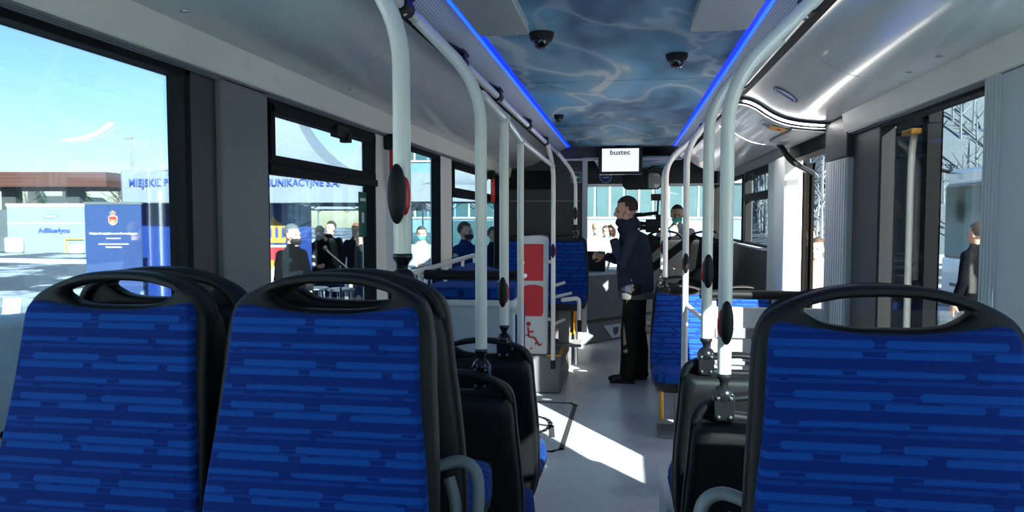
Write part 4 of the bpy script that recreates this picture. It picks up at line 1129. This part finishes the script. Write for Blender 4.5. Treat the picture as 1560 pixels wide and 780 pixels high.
person('person', 'man in navy uniform coat and mask facing sideways outside the farther window', (-2.15, 9.8, G0), 1.2, 1.82, ('uniform', 'uniform', 'skin', 'shoe'), hair='hair_brown', mask=('mask', 0), coat=.62)
person('person', 'person in black coat just beyond the man in navy uniform', (-1.95, 10.9, G0), .9, 1.74, ('coat_black', 'coat_black', 'skin', 'shoe'), hair='hair_brown', coat=.6)
# beyond the windscreen
person('person', 'person in white jacket outside the windscreen, seen at its window-side edge', (-.50, 14.1, G0), .2, 1.80, ('white_cloth', 'blue_cloth', 'skin', 'shoe'), hair='hair_blond', mask=('white_cloth', 0))
person('person', 'person in white coat with dark mask outside the windscreen', (-.20, 14.75, G0), -.1, 1.76, ('white_cloth', 'coat_black', 'skin', 'shoe'), hair='hair_blond', mask=('mask', 0),
       arms=(((.26, -.05, 1.16), (.10, -.26, 1.32)), ((-.26, -.05, 1.16), (-.10, -.26, 1.32))))
person('person', 'person in blue jacket outside the windscreen between the white coats', (-.36, 15.7, G0), .1, 1.72, ('blue_cloth', 'coat_black', 'skin', 'shoe'), hair='hair_brown')
person('person', 'person with white sleeves standing past the man in the aisle, outside', (.75, 14.8, G0), .0, 1.76, ('white_cloth', 'coat_black', 'skin', 'shoe'), hair='hair_brown', mask=('mask', 0))
# camera operator inside the nose of the bus
cm = person('person', 'camera operator in pale vest and teal mask at the nose of the bus', (.70, 9.35, 0), -.1, 1.70, ('white_cloth', 'trousers', 'skin', 'shoe'), hair='hair_brown', mask=('teal', 0), vox=.009,
       arms=(((.26, -.02, 1.16), (.22, -.20, 1.02)), ((-.27, -.12, 1.22), (-.20, -.26, 1.42))))
MB().tube([(-.09, -.142, 1.42), (-.05, -.155, 1.2), (.0, -.160, .98), (.06, -.155, 1.2), (.09, -.142, 1.42)], .012, 6).build('lanyard', MT['blue_cloth'], cm)
t = thing('video_camera', 'black video camera with microphone held up beside the white poles', 'camera', (.42, 9.05, 1.48))
MB().box((.30, 8.98, 1.38), (.46, 9.12, 1.54)).box((.42, 9.0, 1.43), (.56, 9.1, 1.60)).build('body', MT['black'], t, bevel=.012)
MB().lathe((.31, 9.05, 1.46), (-1, -.3, 0), [(0, .05), (.05, .055), (.09, .062), (.10, .055)], 20).build('lens_barrel', MT['lens'], t)
MB().tube([(.44, 9.0, 1.62), (.16, 8.92, 1.585)], .022, 12).tube([(.24, 8.945, 1.60), (.15, 8.917, 1.585)], .028, 12).build('microphone', MT['rubber'], t)
MB().box((.36, 8.97, 1.77), (.48, 9.06, 1.85)).tube([(.44, 9.03, 1.58), (.45, 9.02, 1.80)], .012, 8).build('viewfinder', MT['black'], t, bevel=.006)
# door side
person('person', 'dark-haired man in dark jacket walking past the parked bus', (3.93, 8.72, G0), -2.6, 1.83, ('coat_black', 'coat_black', 'skin', 'shoe'), hair='hair_brown', coat=.72)
person('person', 'woman in long pink coat and dark scarf outside the middle door', (2.17, 8.45, G0), -.6, 1.66, ('pink', 'pink', 'skin', 'shoe'), hair='hair_brown', long_hair=True, coat=.35)
person('person', 'person in navy jacket behind the woman in pink', (2.42, 9.9, G0), -.4, 1.76, ('navy', 'coat_black', 'skin', 'shoe'), hair='hair_brown')

# ---- microphone stand, stools and trestle
t = thing('microphone_stand', 'black microphone on a boom stand in front of the tent', 'microphone', (-3.25, 8.05, G0))
MB().tube([(-3.25, 8.05, G0 + .05), (-3.25, 8.05, 1.0)], .012, 8).build('pole', MT['black'], t)
MB().tube([(-3.05, 8.1, .86), (-3.40, 8.05, 1.16)], .010, 8).build('boom', MT['black'], t)
MB().tube([(-3.38, 8.05, 1.14), (-3.42, 8.05, 1.185)], .018, 10).ell((-3.435, 8.05, 1.205), (.028, .028, .034), 12, 8).build('microphone_head', MT['black'], t)
for a in range(3): MB().tube([(-3.25, 8.05, G0 + .22), (-3.25 + .32 * math.cos(a * 2.1), 8.05 + .32 * math.sin(a * 2.1), G0 + .012)], .010, 8).build('foot', MT['black'], t)
for i, (x, y) in enumerate(((-3.86, 8.70), (-3.48, 8.62))):
    t = thing('metal_stool', ('small metal stool behind the grey-haired man', 'small metal stool nearest to the tent leg')[i], 'stool', (x, y, G0), .3 * i, group='metal stools under the tent', local=True)
    MB().lathe((0, 0, .98), (0, 0, 1), [(0, .15), (.01, .17), (.03, .17), (.035, .15)], 18).build('seat', MT['steel'], t)
    for a in range(4): MB().tube([(.12 * math.cos(a * PI / 2), .12 * math.sin(a * PI / 2), .98), (.19 * math.cos(a * PI / 2), .19 * math.sin(a * PI / 2), 0)], .012, 8).build('leg', MT['steel'], t)
    MB().tube([(.16 * math.cos(a * PI / 8), .16 * math.sin(a * PI / 8), .35) for a in range(17)], .008, 6).build('foot_ring', MT['steel'], t)

# ---- fuel station: container, canopy, fence; trees and a lamp
t = thing('fuel_container', 'white fuel container with AdBlue4you lettering and green oval', 'container', (-31.7, 35.6, G0), TYAW, local=True)
MB().box((-2.15, 0, 0), (2.15, 2.4, 2.62)).build('body', MT['white_wall'], t); MB().box((-2.2, -.05, 2.56), (2.2, 2.45, 2.72)).build('roof_rim', MT['white_plastic'], t, bevel=.03)
MB().box((-2.15, -.02, 1.62), (2.15, 0, 1.66)).build('side_seam', MT['light_grey'], t)
text('container_writing', 'AdBlue4you', .36, (.45, -.03, 1.22), MT['blue_logo'], t, width=1.75, bold=.012, ext=.004)
ov = MB().prism([(.25 + .44 * math.cos(2 * PI * a / 24), -.03, 2.02 + .13 * math.sin(2 * PI * a / 24)) for a in range(24)], (0, .02, 0)).build('green_oval', MT['teal'], t)
MB().prism([(.25 + .34 * math.cos(2 * PI * a / 24), -.035, 2.02 + .04 * math.sin(2 * PI * a / 24)) for a in range(24)], (0, .004, 0)).build('oval_bar', MT['white_ink'], ov)
MB().tube([(1.1, -.1, 0), (1.1, -.1, .75), (2.1, -.1, .75)], .04, 8).build('guard_pipe', MT['yellow'], t); MB().box((1.6, -.5, 0), (2.1, -.1, .45)).build('meter_box', MT['light_grey'], t)
MB().box((-2.2, -.3, .0), (-1.2, -.05, .85)).build('hose_locker', MT['snow'], t, bevel=.12, seg=3)
t = thing('second_container', 'pale container beyond the fuel container, dark door at its corner', 'container', (-37.6, 35.0, G0), TYAW, local=True)
MB().box((-3.2, 0, 0), (2.0, 2.4, 2.4)).build('body', MT['white_wall'], t); MB().box((1.75, -.03, .1), (1.98, 0, 1.1)).build('door', MT['rubber'], t)
t = thing('station_canopy', 'long red-brown fuel station canopy on dark columns', 'canopy', (-32.64, 41.6, G0), TYAW, local=True)
MB().box((-16, 0, 3.92), (0, 8, 4.86)).build('fascia', MT['red_roof'], t)
for i in range(4): MB().box((-16, -.03, 4.0 + i * .23), (.03, 0, 4.05 + i * .23)).build('fascia_rib', MT['red_roof'], t)
for x in (-2.9, -7.1, -12): MB().box((x - .45, 1.2, 0), (x + .45, 1.9, 3.92)).build('column', MT['dark_panel'], t)
t = thing('station_sign', 'red-brown block sign above the canopy at the window edge', 'sign', (-40.2, 39.0, 0), TYAW, local=True)
MB().box((-2.0, 0, 5.2), (.45, .5, 6.6)).build('panel', MT['red_roof'], t); MB().box((-1.2, .1, G0), (-.9, .4, 5.3)).build('post', MT['dark_panel'], t)
tag(MB().prism([(-46, 30.5, G0), (-20.5, 28.2, G0), (-20.5, 27.2, G0), (-21, 26.8, G0), (-46, 28.0, G0)], (0, 0, .10)).build('snow_bank', MT['snow'], bevel=.04), kind='stuff', label='long low bank of snow along the road by the fuel container', cat='snow')
t = thing('street_lamp', 'slim grey street lamp rising above the tent edge', 'lamp', (-40.57, 54.77, G0))
MB().tube([(-40.57, 54.77, G0), (-40.57, 54.77, 8.2)], [.12, .07], 8).build('pole', MT['concrete'], t); MB().box((-41.2, 54.65, 8.15), (-40.45, 54.9, 8.32)).build('lamp_head', MT['concrete'], t)
t = thing('far_house', 'far pale house with two chimneys beneath the station canopy', 'house', (-58, 66, G0), TYAW, local=True)
MB().box((-4, 0, 0), (4, 6, 2.2)).build('wall', MT['concrete'], t); rf = MB().prism([(-4.4, -.3, 2.2), (4.4, -.3, 2.2), (1.6, -.3, 4.2), (-1.6, -.3, 4.2)], (0, 6.6, 0)).build('roof', MT['dark_panel'], t)
for x in (-2.8, .8): MB().box((x - .4, 1, 2.5), (x + .4, 1.8, 6.0)).build('chimney', MT['dark_panel'], rf)

def bare_tree(seed, h):
    r = random.Random(seed); b = MB(); tw = MB()
    def grow(p, d, L, rad, lv):
        q = p + d * L
        (b if lv < 2 else tw).tube([p, (p + q) / 2 + Vector((r.uniform(-.05, .05), r.uniform(-.05, .05), 0)) * L, q], [rad, rad * .8, rad * .55], 5 if lv < 2 else 3, cap=False)
        if lv >= 4: return
        for k in range(4 if lv < 2 else 3):
            a = r.uniform(0, 2 * PI); s = r.uniform(.35, .8)
            u, w = frame_of(d); nd_ = (d + (u * math.cos(a) + w * math.sin(a)) * s + Vector((0, 0, .15))).normalized()
            grow(p + d * L * r.uniform(.55, 1), nd_, L * r.uniform(.55, .8), rad * .55, lv + 1)
    grow(Vector((0, 0, 0)), Vector((0, 0, 1)), h * .33, h * .022, 0)
    return b, tw
protos = []
def tree(i, loc, s, lab, rz=0):
    if len(protos) <= i:
        t = thing('bare_tree', lab, 'tree', local=True, group='bare winter trees')
        b, tw = bare_tree(11 + i * 5, 9.0); b.build('trunk', MT['bark'], t); tw.build('twigs', MT['frost'] if i else MT['bark'], t); protos.append(t)
        t.location = loc; t.rotation_euler = (0, 0, rz)
    else: t = dup(protos[i], loc, rz, lab)
    t.scale = (s, s, s); return t
tree(0, (-42.8, 57.4, G0), .85, 'bare tree between the station canopy and the lettered tent')
tree(0, (-53, 58, G0), .75, 'bare tree seen under the station canopy beyond the container', 1.2)
tree(0, (-61, 55, G0), .8, 'bare tree at the far end under the canopy', 2.2)
tree(0, (-36.1, 54.6, G0), 1.0, 'bare twiggy tree top above the tent by the dark pillar', 3.0)
def conifer(loc, h, lab, seed):
    t = thing('conifer', lab, 'tree', loc, local=True, group='dark conifers under the canopy'); r = random.Random(seed); b = MB()
    for k in range(170):
        z = h * (.08 + .9 * r.random()); a = r.uniform(0, 2 * PI); R_ = (h - z) * .34 * r.uniform(.6, 1.1); d = Vector((math.cos(a), math.sin(a), -.25)); q = Vector((-math.sin(a), math.cos(a), 0)) * R_ * .28
        b.add([(0, 0, z + .1), d * R_ + Vector((0, 0, z)) + q, d * R_ * 1.15 + Vector((0, 0, z - .1)), d * R_ + Vector((0, 0, z)) - q], [(0, 1, 2, 3)])
    b.build('needles', MT['conifer'], t, angle=1); MB().tube([(0, 0, 0), (0, 0, h * .95)], [h * .03, .02], 6).build('trunk', MT['bark'], t)
conifer((-44.3, 54.0, G0), 4.9, 'dark conifer beside the container, nearest the roll-up banner', 1); conifer((-47.6, 53.0, G0), 4.9, 'dark conifer just behind the container corner', 2); conifer((-40.6, 57.5, G0), 3.4, 'low dark conifer below the bare tree', 3)

# ---- white car close beside the bus
t = thing('white_van', 'bright white van parked close outside the big window', 'van', (-3.35, 1.9, G0), local=True)
rings = []
for y, z0, z1, w in ((-2.6, .35, 1.3, .78), (-2.5, .28, 1.46, .90), (-.9, .25, 1.50, .93), (.5, .25, 1.50, .93), (1.7, .28, 1.44, .90), (2.1, .35, 1.16, .80)):
    rings.append([(x * w, y, z) for x, z in ((-1, z0), (-1.02, (z0 + z1) / 2), (-.96, z1), (.96, z1), (1.02, (z0 + z1) / 2), (1, z0))])
MB().loft(rings).build('body', MT['car_white'], t, bevel=.05, seg=3)
MB().loft([[(x * w, y, z) for x, z in ((-1, 1.44), (-.90, zt), (.90, zt), (1, 1.44))] for y, zt, w in ((-2.5, 2.0, .84), (-2.3, 2.15, .86), (-.1, 2.15, .86), (.75, 1.52, .84))]).build('cabin', MT['car_white'], t, bevel=.05, seg=3)
for s in (-1, 1): MB().prism([(s * .845, y, z) for y, z in ((-1.3, 1.56), (.5, 1.56), (-.05, 2.02), (-1.1, 2.02))], (s * .03, 0, 0)).build('side_window', MT['black_gloss'], t)
for s in (-1, 1):
    for y in (-1.7, 1.3):
        w = MB().lathe((s * .78, y, .35), (s, 0, 0), [(0, .35), (.17, .35), (.19, .30)], 22).build('wheel', MT['tyre'], t); MB().lathe((s * .96, y, .35), (s, 0, 0), [(0, .22), (.012, .20), (.015, .05)], 18).build('hub', MT['steel'], w)
MB().tube([(.952, y, 1.02 + .05 * math.sin((y - .6) * 2.2)) for y in (.6, .8, 1.0, 1.2, 1.4, 1.6)], .02, 6).build('trim_strip', MT['black'], t)

# ---- building ahead of the bus
t = thing('office_building', 'pale blue office building with bands of teal windows beyond the windscreen', 'building', (0, 30.5, G0), local=True)
MB().box((-11, 0, 0), (5, 12, 9)).build('wall', MT['facade'], t)
for fl, (z0, z1) in enumerate(((1.95, 3.25), (4.4, 5.8), (6.6, 8.0))):
    for i in range(13):
        x = -10.8 + i * 1.2
        w = MB().box((x + .06, -.05, z0), (x + 1.14, .02, z1)).build('window', MT['teal_glass'], t)
        MB().box((x + .57, -.08, z0), (x + .63, -.05, z1)).box((x, -.08, z0 - .06), (x + 1.2, -.03, z0)).build('window_frame', MT['white_plastic'], w)
MB().box((-11.05, -.12, 3.32), (5.05, .0, 3.9)).build('white_band', MT['white_wall'], t); MB().box((-2.6, -.3, 0), (-1.9, 0, 9)).build('white_pier', MT['white_wall'], t); MB().box((-8, -.1, 0), (-3.2, .0, 1.8)).build('ground_shopfront', MT['teal_glass'], t)
t = thing('blue_car', 'small pale blue car passing beyond the tents', 'car', (-7.2, 22.5, G0), .9, local=True)
MB().loft([[(x * w, y, z) for x, z in ((-1, z0), (-1.02, (z0 + z1) / 2), (-.94, z1), (.94, z1), (1.02, (z0 + z1) / 2), (1, z0))] for y, z0, z1, w in ((-2.1, .35, .75, .70), (-2.0, .28, .95, .84), (.6, .25, .98, .86), (1.7, .28, .90, .85), (2.1, .35, .70, .72))]).build('body', MT['facade'], t, bevel=.04)
MB().loft([[(x * w, y, z) for x, z in ((-1, .95), (-.86, zt), (.86, zt), (1, .95))] for y, zt, w in ((-1.75, 1.10, .76), (-1.2, 1.44, .78), (.3, 1.46, .78), (1.1, 1.0, .76))]).build('cabin', MT['teal_glass'], t, bevel=.03)
for s in (-1, 1):
    for y in (-1.35, 1.3): MB().lathe((s * .72, y, .32), (s, 0, 0), [(0, .32), (.17, .32), (.19, .28)], 18).build('wheel', MT['tyre'], t)

# ---- door side: parked bus, hill and wood
t = thing('parked_bus', 'white parked bus with dark windows and snow on its roof', 'bus', (7.4, 9.6, G0), local=True)
MB().box((-1.25, -5.6, .32), (1.25, 5.6, 1.15)).build('lower_body', MT['car_white'], t, bevel=.05, seg=3)
MB().box((-1.23, -5.55, 1.13), (1.23, 5.58, 2.55)).build('window_band', MT['black_gloss'], t, bevel=.06, seg=3)
MB().box((-1.24, -5.5, 2.5), (1.24, 5.5, 2.82)).build('roof', MT['car_white'], t, bevel=.10, seg=3); MB().box((-.9, -3, 2.8), (.9, 4.4, 3.05)).build('roof_box', MT['snow'], t, bevel=.08, seg=3)
for y in (-4, -2.4, -.8, .8, 2.4, 4.0): MB().box((-1.245, y - .7, 1.22), (-1.225, y + .7, 2.42)).build('side_window', MT['teal_glass'], t)
for y in (-3.3, 3.3):
    for s in (-1, 1):
        w = MB().lathe((s * 1.0, y, .48), (s, 0, 0), [(0, .48), (.25, .48), (.27, .42)], 26).build('wheel', MT['tyre'], t); MB().lathe((s * 1.272, y, .48), (s, 0, 0), [(0, .28), (.02, .26), (.03, .10), (.05, .08)], 20).build('hub', MT['steel'], w)
for s in (-1,): MB().tube(arc_path((s * 1.1, 5.4, 2.75), (s * 1.55, 5.7, 2.9), (s * 1.6, 5.7, 2.2), .15), .035, 8).ell((s * 1.6, 5.72, 2.05), (.10, .06, .26), 14, 10).build('side_mirror', MT['black'], t)
MB().box((-1.262, -5.2, .62), (-1.25, 5.2, .68)).build('trim_line', MT['grey_ink'], t)
hl = MB(); nx, ny = 26, 14; vs = []
for j in range(ny + 1):
    for i in range(nx + 1):
        x = 8 + 90 * i / nx; y = 42 + 80 * j / ny
        e = min(1, max(0, (x - 8) / 12)) * min(1, max(0, (y - 42) / 16)); e = e * e * (3 - 2 * e)
        vs.append((x, y, G0 - .05 + e * (12.5 + 1.2 * math.sin(x * .13) + .8 * math.sin(x * .31 + y * .1))))
hl.add(vs, [(j * (nx + 1) + i, j * (nx + 1) + i + 1, (j + 1) * (nx + 1) + i + 1, (j + 1) * (nx + 1) + i) for j in range(ny) for i in range(nx)])
tag(hl.build('hill', MT['forest'], angle=80), kind='structure')
fo = MB()
for k in range(700):
    x = rnd.uniform(9, 70); y = rnd.uniform(43, 66); e = min(1, max(0, (x - 8) / 12)) * min(1, max(0, (y - 42) / 16)); e = e * e * (3 - 2 * e); z = G0 + e * 11.6 - .3; h = rnd.uniform(2.5, 6.0)
    b = fo; b.cur = 0 if rnd.random() < .55 else 1
    b.tube([(x, y, z), (x + rnd.uniform(-.2, .2), y, z + h)], [.10, .03], 4, cap=False)
    for q in range(7):
        z1 = z + h * rnd.uniform(.3, .95); a = rnd.uniform(0, 2 * PI); L = h * rnd.uniform(.12, .26)
        b.tube([(x, y, z1), (x + L * math.cos(a) * .7, y + L * math.sin(a) * .7, z1 + L * .7)], [.045, .012], 3, cap=False)
tag(fo.build('forest', [MT['forest2'], MT['forest']], angle=80), kind='stuff', label='pale leafless wood covering the hill beyond the parked bus', cat='wood')
for k, (x, y, s, q) in enumerate(((4.3, 12.5, .9, 'piled snow patch on the asphalt before the parked bus'), (4.6, 10.2, .7, 'snow patch by the walking man'), (3.9, 15.5, 1.0, 'snow patch farther along beside the parked bus'))):
    vs = [(s * 1.5 * math.cos(a * PI / 8) * rnd.uniform(.75, 1.1), s * 1.1 * math.sin(a * PI / 8) * rnd.uniform(.75, 1.1)) for a in range(16)]
    o = MB().loft([[(x + u, y + v, G0) for u, v in vs], [(x + u * .9, y + v * .9, G0 + .05) for u, v in vs], [(x + u * .4, y + v * .4, G0 + .10) for u, v in vs]]).build('snow_patch', MT['snow'], angle=70)
    tag(o, q, 'snow', 'snow patches beside the parked bus', 'stuff')
